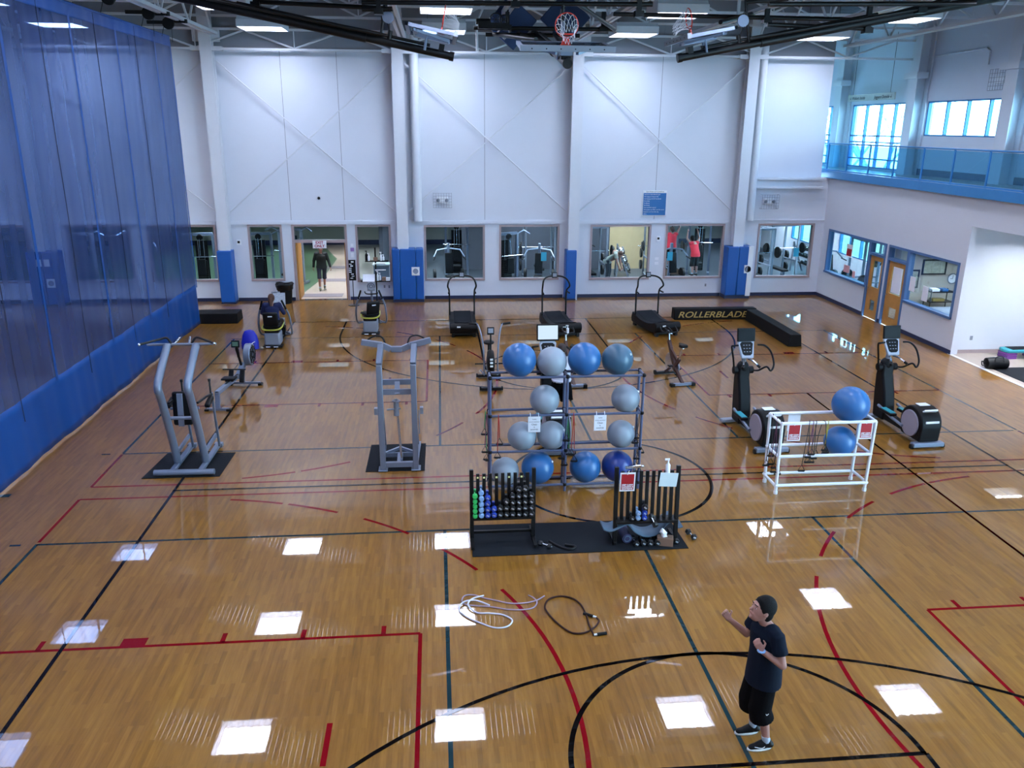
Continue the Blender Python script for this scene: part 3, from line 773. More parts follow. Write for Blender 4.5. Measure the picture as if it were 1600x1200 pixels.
pipe_frame('black pipe frame carrying the left hoop, two bars under the roof', [((-7.0, 7.2, 8.70), (-4.1, 7.2, 8.62)), ((-9.9, 5.8, 8.92), (-6.6, 5.8, 8.66))], [(-9.6, 5.8, 8.7, 9.0), (-7.0, 7.2, 8.6, 8.85), (-4.1, 7.2, 8.35, 8.85)])
for (x, y, z, a), lab in (((-1.0, 9.5, 8.62, .7), 'dark blue padded panel with a white frame, tilted, left of the centre hoop'), ((.45, 9.8, 8.78, .75), 'plain dark blue padded panel, tilted, behind the centre hoop rim')):
    t = thing('padded_panel', lab, 'padding', (x, y, z), 0, 'blue panels tilted under the roof')
    g = G(); g.obox((0, 0, 0), (.95, .12, .95), ry=a); g.build('pad', 'sign_blue' if 0 else 'pad_navy' if 'pad_navy' in MATS else M('pad_navy', '0c2850', .6), t, .02)
    if x < 0:
        g = G()
        for q in ((-.12, .30), (.12, .30), (0, .18), (0, .42)):
            w = (.04, .02, .28) if q[0] else (.28, .02, .04)
            R = Matrix.Rotation(a, 3, 'Y'); c = R @ Vector((q[0], -.07, -q[1])); g.obox(c, w, ry=a)
        g.build('frame_marking', 'white_plastic', t)
t = thing('hoist_winch', 'small black winch with two spoked wheels left of the centre hoop', 'winch', (-1.75, 8.7, 8.5))
for dx, r in ((.3, .15), (.5, .11)):
    g = G(); g.torus((dx, 0, .1), r, .015, 'y', 24, 6)
    for k in range(4): a = k * PI / 4; g.cyl((dx - r * math.cos(a), 0, .1 - r * math.sin(a)), (dx + r * math.cos(a), 0, .1 + r * math.sin(a)), .008, n=5)
    g.build('wheel', 'black_metal', t)
g = G(); g.box(-.15, .6, -.08, .08, -.12, .02); g.cyl((-.2, 0, .05), (.15, 0, .05), .07); g.build('motor', 'black_metal', t)
t = thing('conduit_pipe', 'thin white bent conduit hanging from the roof left of the centre hoop', 'pipe', (-1.7, 13.5, 8.3))
g = G(); g.tube([(.02, 0, 0), (0, 0, .75), (.22, 0, 1.2), (.25, 0, 1.9)], .035, 8); g.build('pipe', 'steel_white', t)
g = G(); g.cyl((.02, 0, -.06), (.02, 0, .02), .05); g.build('cap', 'white_plastic', t)

# ------------------------------------------------------------------ wall pads
def wall_pad(label, x0, x1, y0, z0, z1, seams=(), emblem=None, white=False):
    t = thing('wall_pad', label, 'wall pad', ((x0 + x1) / 2, y0, z0), 0, 'blue wall pads at the column feet')
    w = (x1 - x0) / 2
    xs = [-w] + list(seams) + [w]
    for a, b in zip(xs[:-1], xs[1:]):
        g = G(); g.box(a + .004, b - .004, 0, WY - y0 - .02, 0, z1 - z0)
        g.build('cushion', 'pad_blue', t, .03)
    g = G(); g.box(-w, w, .02, WY - y0 - .02, -z0, 0); g.build('foot_board', 'navy_base', t)
    if emblem:
        ex, ez = emblem
        g = G(); g.box(ex - .14, ex + .14, -.012, -.004, ez - .15, ez + .15); e = g.build('emblem_plate', 'white_plastic', t)
        g = G(); g.cyl((ex, -.02, ez), (ex, -.012, ez), .115, n=28); g.build('emblem_disc', M('emblem_grey', '7f8aa0' if not white else '9a7a72', .5, var=.3, scale=12), e)
        g = G(); g.torus((ex, -.02, ez), .105, .01, 'y', 28, 6); g.build('emblem_ring', 'white_plastic' if not white else 'ink', e)
    if white:
        g = G(); g.box(w - .17, w + .01, -.02, .1, -.02, z1 - z0 + .01); g.build('side_board', 'white_plastic', t)
    return t
wall_pad('narrow blue wall pad on the column right of the curtain', -10.64, -10.14, 15.78, .05, 1.87)
wall_pad('wide blue wall pad with a round ball emblem, right of the sanitizer table', -4.62, -3.52, 15.75, .10, 1.90, (-.28, .28), (.27, 1.02))
wall_pad('narrow blue wall pad on the column behind the middle treadmill', 1.60, 1.99, 15.78, .05, 1.82)
wall_pad('blue wall pad with a white edge and ball emblem, behind the barriers', 7.58, 8.52, 15.75, .12, 1.92, (-.05,), (.32, .98), True)
wall_pad('blue wall pad with two window panels, seen through the curtain', -16.95, -15.93, 15.75, .05, 1.87, (0,), (.2, .75))
for x in (-16.55, -16.28): 
    g = G(); g.box(x - .09, x + .09, 15.73, 15.745, 1.38, 1.62); tag(g.build('notice_sheet', 'paper'), 'white notice on the pad behind the curtain, %s of a pair' % ('left' if x < -16.4 else 'right'), 'notice', 'notices on the pad behind the curtain')

# ------------------------------------------------------------------ wall fixtures and signs
def cage_light(x, z, lab):
    t = thing('emergency_light', lab, 'light', (x, WY, z), 0, 'caged emergency lights')
    g = G(); g.box(-.2, .2, -.09, 0, -.1, .12); g.build('housing', 'white_plastic', t, .01)
    for s in (-.15, .15):
        g = G(); g.lathe([(.02, 0), (.06, -.01), (.065, -.05), (.03, -.08)], (s, -.09, 0), 14, 'y'); g.build('lamp_head', 'grey_plastic', t)
    g = G()
    for k in range(8): x_ = -.32 + .64 * k / 7; g.cyl((x_, -.2, -.25), (x_, -.2, .25), .005, n=5)
    for k in range(6): z_ = -.25 + .5 * k / 5; g.cyl((-.32, -.2, z_), (.32, -.2, z_), .005, n=5)
    for a in (-.32, .32):
        for b in (-.25, .25): g.cyl((a, -.2, b), (a, 0, b), .008, n=5)
    g.build('wire_cage', 'grey_plastic', t)
cage_light(-2.8, 3.55, 'caged emergency light on the back wall above the left treadmill window')
cage_light(9.13, 3.50, 'caged emergency light on the back wall above the rightmost window')
t = thing('rules_board', 'blue rules board with white lettering on the back wall', 'sign', (4.86, WY - .03, 3.44))
g = G(); g.box(-.44, .44, 0, .02, -.45, .45); g.build('backing', 'white_plastic', t)
g = G(); g.box(-.42, .42, -.006, 0, -.43, .36); g.build('panel', 'sign_blue', t)
text('Gym Rules and Guidelines', .062, (0, -.003, .405), (PI / 2, 0, 0), 'ink', t, 'heading')
lines = ['No food or drink allowed in gym', 'No hanging on hoops or nets', 'Foul language will NOT be allowed', 'No spitting', 'No fighting', 'No dunking', 'Shoes and shirts required', 'Pick-up games are FIRST come first served', 'Equipment use: front desk only,', 'please']
for i, l in enumerate(lines):
    text(l, .056, (-.39, -.010, .31 - i * .077), (PI / 2, 0, 0), 'paper', t, 'rule_line', 'LEFT', sx=.78)
for x, z, lab in ((-9.96, 2.10, 'small grey fire alarm box between the curtain window and next window'), (5.08, 2.16, 'small dark fire alarm box between the two right middle windows')):
    t = thing('alarm_box', lab, 'alarm', (x, WY, z)); g = G(); g.box(-.07, .07, -.04, 0, -.09, .09); g.build('housing', 'white_plastic', t, .005)
    g = G(); g.box(-.04, .04, -.048, -.04, -.03, .05); g.build('strobe', 'black_plastic', t)
g = G(); g.sph((-7.1, WY - .02, 3.62), .05, n=12, m=8); tag(g.build('dome_sensor', 'black_plastic'), 'small dark round sensor on the wall above the exit door', 'sensor')
for x, z, lab in ((7.0, .42, 'small socket plate under the window left of the right blue pad'), (-4.95, .48, 'small socket plate left of the wide blue pad'), (-4.78, .47, 'second small socket plate, touching the wide blue pad side')):
    g = G(); g.box(x - .03, x + .03, WY - .01, WY, z - .05, z + .05); tag(g.build('wall_socket', 'grey_plastic'), lab, 'socket', 'wall sockets')
g = G(); g.box(RX + .6, RX + .68, 7.81, 7.82, .38, .5); tag(g.build('wall_socket', 'grey_plastic'), 'grey socket plate low on the alcove wall', 'socket', 'wall sockets')
t = thing('exit_sign', 'white sign reading EXIT ONLY hanging in the doorway', 'sign', (-7.17, WY - .06, 2.02))
g = G(); g.box(-.24, .24, -.012, 0, -.14, .13); g.build('panel', 'white_plastic', t, .01)
text('EXIT\nONLY', .13, (0, -.014, .0), (PI / 2, 0, 0), 'magenta_ink', t, 'lettering', bold=.004)
# notices between door and window
for z, w, h, m, lab in ((1.98, .09, .1, 'paper', 'small triangular notice at the top of the strip right of the exit door'), (1.82, .13, .13, 'notice_purple', 'purple notice right of the exit door'), (1.62, .1, .16, 'paper', 'white notice under the purple one right of the exit door')):
    if m == 'notice_purple': M('notice_purple', 'a07cc0', .6)
    g = G(); g.box(-6.04 - w / 2, -6.04 + w / 2, WY - .012, WY - .002, z - h / 2, z + h / 2); tag(g.build('notice_sheet', m), lab, 'notice')
for z in (1.42, 1.25):
    g = G(); g.box(5.0, 5.14, WY - .01, WY - .002, z - .05, z + .05); tag(g.build('notice_sheet', 'paper'), 'white notice under the dark alarm box, %s one' % ('upper' if z > 1.3 else 'lower'), 'notice')
for x, z, lab in ((.86, 1.52, 'cyan note taped inside the window behind the middle treadmill'), (5.58, 1.5, 'cyan note taped in the window above the right treadmill'), (10.42, 1.62, 'cyan note in the rightmost back window')):
    g = G(); g.box(x - .10, x + .10, WY + .035, WY + .045, z - .16, z + .16); tag(g.build('note_sheet', M('note_cyan', '2fa3c4', .6)), lab, 'note')
# overhead track sign
t = thing('track_sign', 'long beige hanging sign with down arrows over the upper track', 'sign', (OX - .55, 18.5, 7.21)); t.rotation_euler = (0, 0, 0)
g = G(); g.box(0, .05, -1.75, 1.75, -.11, .14); g.build('panel', M('sign_beige', 'b9bab4', .6), t)
text('\u2193 Walkers Inside', .17, (-.006, 1.6, 0), (PI / 2, 0, -PI / 2), 'ink', t, 'lettering', 'LEFT', shear=.2)
text('Joggers Outside \u2193', .17, (-.006, -1.6, 0), (PI / 2, 0, -PI / 2), 'ink', t, 'lettering', 'RIGHT', shear=.2)
for y in (-1.4, 1.4):
    g = G(); g.cyl((.02, y, .14), (.02, y, 2.2), .008, n=5); g.build('hanger', 'black_metal', t)
t = thing('wire_cage', 'wire cage round a light on the outer wall at upper right', 'cage', (OX - .5, 11.2, 7.5))
g = G()
for k in range(7): g.cyl((0, -.35 + k * .117, -.3), (0, -.35 + k * .117, .3), .006, n=5)
for k in range(6): g.cyl((0, -.35, -.3 + k * .12), (0, .35, -.3 + k * .12), .006, n=5)
g.build('wires', 'grey_plastic', t); g = G(); g.box(.1, .4, -.2, .2, -.1, .1); g.build('lamp_body', 'white_plastic', t)
t = thing('conduit_pipe', 'thin white bent conduit on the upper outer wall at right', 'pipe', (OX - .04, 0, 0))
g = G(); g.tube([(0, 15.4, 8.45), (0, 12.6, 8.5), (0, 12.4, 8.4), (0, 12.4, 8.0)], .03, 8); g.build('pipe', 'steel_white', t)
for y in (17.6, 20.2):
    pass

# office furnishings behind the glass
def framed(x, z, w, h, lab, name='framed_picture'):
    t = thing(name, lab, 'picture', (x, 11.59, z), 0, 'framed pictures in the office')
    g = G(); g.box(-w / 2, w / 2, -.03, 0, -h / 2, -h / 2 + .05); g.box(-w / 2, w / 2, -.03, 0, h / 2 - .05, h / 2); g.box(-w / 2, -w / 2 + .05, -.03, 0, -h / 2, h / 2); g.box(w / 2 - .05, w / 2, -.03, 0, -h / 2, h / 2); g.build('frame', 'black_metal', t)
    g = G(); g.box(-w / 2 + .05, w / 2 - .05, -.015, -.005, -h / 2 + .05, h / 2 - .05); g.build('print', M('print_grey', 'a8ab9c', .7, var=.5, scale=14), t)
framed(12.95, 1.83, .82, .5, 'wide black framed picture of animals on the office wall')
framed(12.25, 1.45, .45, .6, 'small upright black framed picture beside the office door')
t = thing('wall_clock', 'round pale wall clock at the right of the office wall', 'clock', (13.62, 11.58, 1.45))
g = G(); g.torus((0, -.02, 0), .16, .02, 'y'); g.build('rim', 'grey_plastic', t)
g = G(); g.cyl((0, -.02, 0), (0, 0, 0), .155, n=28); g.build('dial', 'white_plastic', t)
g = G(); g.box(-.006, .006, -.03, -.025, 0, .11); g.box(-.08, 0, -.03, -.025, -.006, .006); g.build('hands', 'ink', t)
for y, z, lab in ((10.02, 1.58, 'blank white sheet in the office window, the one nearer the door'), (9.3, 1.42, 'blank white sheet in the office window, the one farther from the door')):
    g = G(); g.box(RX - .02, RX - .01, y - .14, y + .14, z - .22, z + .22); tag(g.build('paper_sheet', 'paper'), lab, 'paper', 'sheets in the office window')
for y, z, w, h, lab in ((14.25, 1.34, .4, .26, 'pink and white poster low in the window left of the doors, larger'), (13.7, 1.24, .18, .22, 'small pink and white poster in the window left of the doors'), ):
    M('poster_pink', 'd8a4a8', .6, var=.4, scale=25)
    g = G(); g.box(RX + .03, RX + .04, y - w / 2, y + w / 2, z - h / 2, z + h / 2); tag(g.build('poster', 'poster_pink'), lab, 'poster')
t = thing('poster', 'red and white poster high in the window left of the doors', 'poster', (RX + .035, 14.2, 2.0))
g = G(); g.box(-.004, .004, -.2, .2, -.24, .2); g.build('sheet', 'white_plastic', t); g = G(); g.box(-.008, -.005, -.17, .17, -.2, .05); g.build('red_field', 'red_sign', t)
t = thing('office_shelf', 'small black shelf with papers inside the office', 'shelf', (12.95, 11.1, 0))
for z in (.45, .8, 1.12):
    g = G(); g.box(-.4, .4, -.2, .2, z, z + .025); g.build('shelf_board', 'black_plastic', t)
for a in (-.38, .38):
    for b in (-.18, .18): g = G(); g.box(a - .012, a + .012, b - .012, b + .012, 0, 1.2); g.build('post', 'black_metal', t)
for dx, z, w, m, lab in ((-.2, 1.145, .26, 'paper', 'stack of white papers on the top of the office shelf'), (.12, 1.145, .2, 'sign_blue', 'blue tray on the top of the office shelf'), (-.05, .825, .4, 'gold_letter', 'yellow tray on the middle of the office shelf')):
    g = G(); g.box(12.95 + dx - w / 2, 12.95 + dx + w / 2, 10.98, 11.22, z, z + .08); tag(g.build('paper_stack', m, bevel=.004), lab, 'papers')
t = thing('office_desk', 'grey office desk under the inner office wall', 'desk', (12.6, 9.9, 0))
g = G(); g.box(-.4, .4, -.9, .6, .72, .76); g.build('desk_top', 'grey_plastic', t)
for a in (-.36, .32):
    for b in (-.86, .52): g = G(); g.box(a, a + .04, b, b + .04, 0, .72); g.build('leg', 'black_metal', t)

# ------------------------------------------------------------------ items by the exit door
t = thing('rubbish_bin', 'black round rubbish bin with folded bag rim left of the exit door', 'bin', (-8.42, 15.85, 0))
g = G(); g.lathe([(.20, 0), (.22, .02), (.27, .62), (.27, .66), (.24, .66), (.2, .1)], n=28); g.build('body', 'black_plastic', t)
g = G(); g.lathe([(.262, .5), (.28, .52), (.30, .62), (.315, .68), (.30, .71), (.27, .70), (.25, .66)], n=28)
for i, v in enumerate(g.v): 
    a = math.atan2(v[1], v[0]); k = 1 + .05 * math.sin(a * 7 + i * .3); g.v[i] = (v[0] * k, v[1] * k, v[2] + .025 * math.sin(a * 3))
g.build('bag_rim', 'black_metal', t)
t = thing('stand_sign', 'black and white notice on a thin black floor stand beside the exit door', 'sign stand', (-5.98, 15.35, 0))
g = G(); g.lathe([(.2, 0), (.2, .015), (.02, .03)], n=24); g.build('base', 'black_metal', t)
g = G(); g.cyl((0, 0, .02), (0, 0, 1.0), .014); g.build('pole', 'black_metal', t)
g = G(); g.box(-.12, .12, -.01, .01, .88, 1.6); g.build('panel', 'black_plastic', t)
g = G()
for k in range(9): x = random.uniform(-.08, .06); z = .95 + k * .07; g.box(x - .04, x + .05, -.014, -.0101, z, z + random.uniform(.02, .045))
g.build('printed_patch', 'paper', t)
t = thing('sanitizer_table', 'black single-pole table with a small upper shelf by the exit door', 'table', (-5.18, 15.5, 0))
g = G(); g.box(-.3, .3, -.02, .02, 0, .03); g.box(-.02, .02, -.25, .25, 0, .03); g.build('base', 'black_metal', t)
g = G(); g.beam((0, 0, 0), (0, 0, 2.0), .05, .05); g.build('pole', 'black_metal', t)
g = G(); g.box(-.52, .5, -.17, .17, .82, .85); g.build('table_top', 'black_plastic', t)
g = G(); g.box(-.35, .45, -.13, .13, 1.52, 1.55); g.build('upper_shelf', 'black_plastic', t)
for z in (1.22, 1.44):
    g = G(); g.cyl((-.02, -.03, z), (.35, -.03, z), .02); g.build('paper_roll_bar', 'white_plastic', t)
def bottle(x, y, z, h, m, lab, pump=True, r=.035):
    t = thing('spray_bottle', lab, 'bottle', (x, y, z), 0)
    g = G(); g.lathe([(r * .9, 0), (r, .01), (r, h * .6), (r * .4, h * .72), (r * .35, h * .8)], n=14); g.build('bottle_body', m, t)
    g = G(); g.cyl((0, 0, h * .8), (0, 0, h * .95), .012); g.beam((-.05, 0, h * .97), (.02, 0, h * .97), .02, .025); g.build('nozzle', 'white_plastic' if pump else 'black_plastic', t)
bottle(-5.12, 15.42, .85, .34, 'white_plastic', 'white bottle standing by the pole on the sanitizer table'); bottle(-5.05, 15.52, .85, .26, 'white_plastic', 'smaller white bottle right of the pole on the sanitizer table')
bottle(-4.98, 15.44, 1.55, .3, 'white_plastic', 'white pump bottle on the right of the upper shelf'); bottle(-5.4, 15.44, 1.55, .26, 'white_plastic', 'clear white bottle on the left of the upper shelf')
bottle(-5.48, 15.5, 1.55, .34, 'black_plastic', 'black bottle at the left end of the upper shelf', False, .05)
bottle(-4.9, 15.5, 1.55, .2, 'white_plastic', 'short white tub at the right end of the upper shelf')
g = G(); g.obox((-5.43, 15.42, .95), (.42, .012, .3), rx=-.7); tag(g.build('information_sheet', 'paper'), 'white information sheet leaning on the left of the sanitizer table', 'sheet')
g = G(); g.box(-4.97, -4.84, 15.38, 15.55, .85, .97); tag(g.build('tissue_box', 'cardboard', bevel=.004), 'brown tissue box on the sanitizer table', 'box')
g = G(); g.box(-4.83, -4.7, 15.38, 15.55, .85, .95); tag(g.build('white_box', 'white_plastic', bevel=.004), 'white box at the right end of the sanitizer table', 'box')
g = G(); g.box(-5.24, -5.1, 15.4, 15.5, 1.55, 1.67); tag(g.build('wipes_box', 'cardboard', bevel=.004), 'brown box in the middle of the upper shelf', 'box')

# ------------------------------------------------------------------ rink barriers
def barrier(label, p0, p1, h=.34, w=.42, word=None):
    a = Vector((p0[0], p0[1], 0)); b = Vector((p1[0], p1[1], 0)); L = (b - a).length; rz = math.atan2(b.y - a.y, b.x - a.x)
    t = thing('rink_barrier', label, 'barrier', a, rz, 'black rink barriers')
    g = G(); g.prism([(0, 0), (w, 0), (w * .9, h), (.05, h)], 0, L, 'x'); g.build('foam_body', 'black_barrier' if 'black_barrier' in MATS else M('black_barrier', '080708', .7, spec=.2), t, .02)
    if word: text(word, .275, (1.27, .010, h * .45), (math.radians(90 - 8), 0, 0), 'gold_letter', t, 'lettering', shear=.3, bold=.003, sx=1.3)
    return t
barrier('long black barrier with gold lettering, near the right blue pad', (4.72, 12.40), (7.5, 12.36), .36, .40, 'ROLLERBLADE')
barrier('plain black barrier slanting toward the viewer, right of the lettered one', (7.50, 8.80), (7.50, 12.3), .36, .42)
barrier('short plain black barrier at the foot of the curtain', (-11.6, 12.72), (-9.40, 12.72), .32, .8)

# ------------------------------------------------------------------ mats
def mat(label, pts, name='rubber_mat', z=.012, m='black_rubber'):
    g = G(); g.prism(pts, .003, z, 'z'); tag(g.build(name, m), label, 'mat', 'black floor mats')
mat('black rubber mat under the silver pull-up station at left', [(-8.38, .55), (-7.02, .55), (-6.99, 1.68), (-8.28, 1.73)])
mat('black rubber mat under the tall grey cable tower', [(-4.42, .56), (-3.34, .55), (-3.33, 1.90), (-4.41, 1.89)])
mat('long black rubber mat under the two dumbbell racks', [(-2.60, -2.70), (.66, -2.69), (.63, -1.72), (-2.59, -1.70)])
mat('black mat on the beige alcove floor behind the duffel bag', [(11.62, 3.0), (14.1, 3.0), (14.1, 6.27), (11.62, 6.30)], z=.01)

# ------------------------------------------------------------------ pull-up and dip station (left)
t = thing('pullup_station', 'silver pull-up and dip station with a black back pad, at left on its mat', 'exercise machine', (-7.62, 1.1, .012))
ox, oy = -7.62, 1.1
def L_(x, y, z): return (x - ox, y - oy, z)
g = G(); g.cyl(L_(-8.18, .64, .06), L_(-7.12, .62, .06), .055, n=16); g.build('front_foot', 'silver_paint', t)
for x, nm in ((-7.87, 'l'), (-7.37, 'r')):
    g = G(); g.beam(L_(x, .66, .07), L_(x, 1.98, .07), .09, .07); g.obox(L_(x, 1.96, .06), (.16, .12, .08)); g.build('skid', 'silver_paint', t, .01)
    pts = [L_(x, 1.02, .1), L_(x, .84, .7), L_(x, .55, 1.5), L_(x, .47, 1.66), L_(x, .50, 1.78), L_(x, .62, 1.88), L_(x, 1.20, 2.27)]
    g = G(); g.tube(spline(pts, 5), .068, 14, sx=1.0); g.build('upright', 'silver_paint', t)
    g = G(); g.cyl(L_(x + .06, 1.8, .1), L_(x + .12, 1.42, 1.30), .024); g.beam(L_(x, .95, .28), L_(x + .04, 1.72, .36), .04, .07); g.build('rear_strut', 'silver_paint', t)
    g = G(); g.tube([L_(x + .12, 1.42, 1.28), L_(x + .1, 1.1, 1.33), L_(x + .02, .85, 1.30)], .022); g.tube([L_(x + .11, 1.4, 1.3), L_(x + .08, 1.5, 1.52)], .018); g.cyl(L_(x + .08, 1.5, 1.5), L_(x + .08, 1.5, 1.55), .026); g.build('dip_bar', 'black_metal', t)
    g = G(); g.obox(L_(x + (.14 if x > -7.6 else -.04), 1.15, 1.22), (.10, .34, .08), rx=.2); g.build('elbow_pad', 'black_plastic', t, .025)
g = G(); g.cyl(L_(-8.22, 1.22, 2.29), L_(-7.02, 1.22, 2.29), .024); g.build('pullup_bar', 'silver_paint', t)
for s in (-1, 1):
    x = -7.62 + s * .25; e = -7.62 + s * .64
    g = G(); g.tube(spline([L_(x - s * .08, 1.22, 2.29), L_(x, 1.24, 2.40), L_(x + s * .12, 1.2, 2.39), L_(e, .95, 2.36)], 5), .02); g.build('grip_bar', 'black_metal', t)
    g = G(); g.tube([L_(x - s * .12, 1.22, 2.29), L_(x - s * .16, 1.45, 2.36)], .018); g.sph(L_(e, .95, 2.36), .026, n=10, m=6); g.build('grip_knob', 'chrome', t)
g = G(); g.cyl(L_(-7.87, .74, 1.06), L_(-7.37, .74, 1.06), .032); g.cyl(L_(-7.87, .98, 1.16), L_(-7.37, .98, 1.16), .025); g.build('cross_bar', 'silver_paint', t)
g = G(); g.obox(L_(-7.66, .98, 1.16), (.34, .09, .62), rx=-.12); g.build('back_pad', 'black_plastic', t, .04)
g = G(); g.obox(L_(-7.68, .915, 1.15), (.10, .03, .60), rx=-.12); g.build('pad_bracket', 'silver_paint', t, .005)

# ------------------------------------------------------------------ tall grey tower
t = thing('cable_tower', 'tall grey two-post tower with gull-wing top bar, left of the ball rack', 'exercise machine', (-3.8, .9, .012))
ox, oy = -3.8, .9
for s in (-1, 1):
    x = -3.8 + s * .30
    g = G(); g.beam(L_(x, .64, .0), L_(x, .62, 2.02), .10, .15, (0, 1, 0)); g.beam(L_(x, .62, 2.0), L_(x + .02, .98, 2.26), .10, .14); g.obox(L_(x, .64, .01), (.17, .24, .02)); g.build('upright', 'silver_paint', t, .012)
    g = G(); g.beam(L_(x, .64, .05), L_(x + s * .04, 1.82, .05), .07, .06); g.beam(L_(x + s * .02, 1.7, .06), L_(x, 1.05, 1.0), .05, .05); g.build('rear_leg', 'silver_paint', t, .006)
    g = G(); g.obox(L_(x + s * .12, 1.05, 1.0), (.06, .1, .12)); g.cyl(L_(x + s * .07, 1.0, .55), L_(x + s * .07, 1.05, 1.0), .012); g.build('weight_peg', 'grey_plastic', t)
    g = G(); g.tube(spline([L_(x - s * .1, 1.0, 2.28), L_(x - s * .05, 1.05, 2.40), L_(x + s * .08, 1.1, 2.42), L_(x + s * .22, 1.15, 2.34)], 4), .016); g.build('grip_bar', 'black_metal', t)
g = G(); P = [(-.62, 2.34), (-.25, 2.28), (-.1, 2.20), (.1, 2.20), (.25, 2.27), (.62, 2.36)]
for a, b in zip(P[:-1], P[1:]): g.beam((a[0], .08, a[1]), (b[0], .08, b[1]), .09, .10)
g.build('top_bar', 'silver_paint', t, .006)
g = G(); g.beam((-.3, -.2, 1.48), (.3, -.2, 1.48), .04, .1); g.beam((-.3, -.05, 1.62), (.3, -.05, 1.62), .04, .1); g.beam((0, -.22, 1.44), (0, -.02, 1.66), .09, .04); g.build('mid_brace', 'silver_paint', t)
g = G(); g.beam((-.3, -.27, .10), (.3, -.27, .10), .08, .09); g.beam((-.3, .2, .12), (0, .3, .2), .05, .05); g.beam((0, .3, .2), (.3, .2, .12), .05, .05); g.beam((-.3, .2, .1), (.3, .2, .1), .05, .08); g.beam((0, -.27, .06), (0, .2, .12), .1, .04); g.build('base_brace', 'silver_paint', t)
g = G(); g.cyl((.04, -.18, .12), (-.03, -.12, 1.32), .022); g.build('centre_pole', 'chrome', t)
g = G(); g.cyl((-.03, -.12, 1.0), (-.03, -.12, 1.28), .05); g.torus((-.03, -.12, 1.28), .06, .014, 'z', 16, 6); g.cyl((-.2, -.14, 1.12), (.05, -.14, 1.14), .016); g.build('swivel_head', 'grey_plastic', t)

# ------------------------------------------------------------------ rower
t = thing('rowing_machine', 'grey and white rowing machine left, flywheel at its far end', 'exercise machine', (-7.86, 5.25, 0), math.radians(-4))
g = G(); g.beam((0, -1.02, .40), (0, .55, .34), .10, .09); g.build('rail', 'silver_paint', t, .008)
g = G(); g.beam((0, -1.02, .43), (0, .5, .385), .05, .02); g.build('rail_top', 'black_metal', t)
g = G(); g.beam((0, -.98, .38), (0, -1.05, .05), .10, .05); g.beam((-.24, -1.05, .04), (.24, -1.05, .04), .05, .05); g.build('rear_leg', 'silver_paint', t)
for s in (-1, 1):
    g = G(); g.box(s * .24 - .05, s * .24 + .05, -1.1, -1.0, 0, .05); g.build('rear_foot', 'black_plastic', t, .01)
    g = G(); g.obox((s * .13, .42, .36), (.11, .06, .30), rx=-.5); g.build('footrest', 'black_plastic', t, .015)
g = G(); g.obox((0, -.12, .47), (.32, .24, .05)); g.cyl((-.1, -.12, .42), (.1, -.12, .42), .03); g.build('seat', 'black_plastic', t, .02)
g = G(); g.cyl((-.27, .30, .56), (.27, .30, .56), .016); g.tube([(0, .3, .56), (0, .6, .6)], .01); g.build('handle', 'black_metal', t)
g = G(); g.beam((0, .5, .3), (.06, .85, .55), .12, .1); g.beam((.02, .75, .1), (.02, .8, .5), .10, .1); g.beam((-.3, .85, .06), (.42, .85, .06), .05, .05); g.build('front_frame', 'silver_paint', t)
for s in (-.3, .42):
    g = G(); g.box(s - .05, s + .05, .79, .91, 0, .06); g.build('front_foot', 'black_plastic', t, .01)
g = G(); g.cyl((.10, .95, .75), (.26, .95, .75), .27, n=32); g.build('flywheel_cage', 'silver_paint', t, .02)
g = G(); g.torus((.27, .95, .75), .2, .012, 'x', 28, 6); g.torus((.27, .95, .75), .1, .012, 'x', 20, 6)
for k in range(8): a = k * PI / 4; g.cyl((.27, .95 + .05 * math.cos(a), .75 + .05 * math.sin(a)), (.27, .95 + .24 * math.cos(a), .75 + .24 * math.sin(a)), .01, n=5)
g.build('flywheel_grille', 'black_metal', t)
g = G(); g.cyl((.04, .78, .45), (-.04, .70, .98), .03); g.beam((.0, .72, .75), (-.02, .70, 1.02), .05, .06); g.build('monitor_arm', 'black_metal', t)
g = G(); g.obox((-.04, .68, 1.08), (.19, .05, .17), rx=-.2); m_ = g.build('monitor', 'black_plastic', t, .01)
g = G(); g.obox((-.04, .652, 1.085), (.13, .01, .1), rx=-.2); g.build('screen', M('lcd_green', '4e6a58', .3), m_)

# blue bag on the floor
t = thing('gym_sack', 'bright blue drawstring sack standing on the floor behind the rower', 'bag', (-8.33, 9.5, 0))
g = G(); g.lathe([(.17, 0), (.22, .03), (.22, .2), (.18, .4), (.12, .52), (.05, .55)], n=20)
for i, v in enumerate(g.v): g.v[i] = (v[0] * 1.1, v[1] * .6 + .05 * v[2], v[2] + .01 * math.sin(i * 2.1))
g.build('sack_body', M('sack_blue', '1620a8', .45), t)
g = G(); g.tube([(.02, -.135, .21), (.06, -.13, .19), (.16, -.11, .25)], .012, 6); g.build('swoosh_mark', 'white_plastic', t)

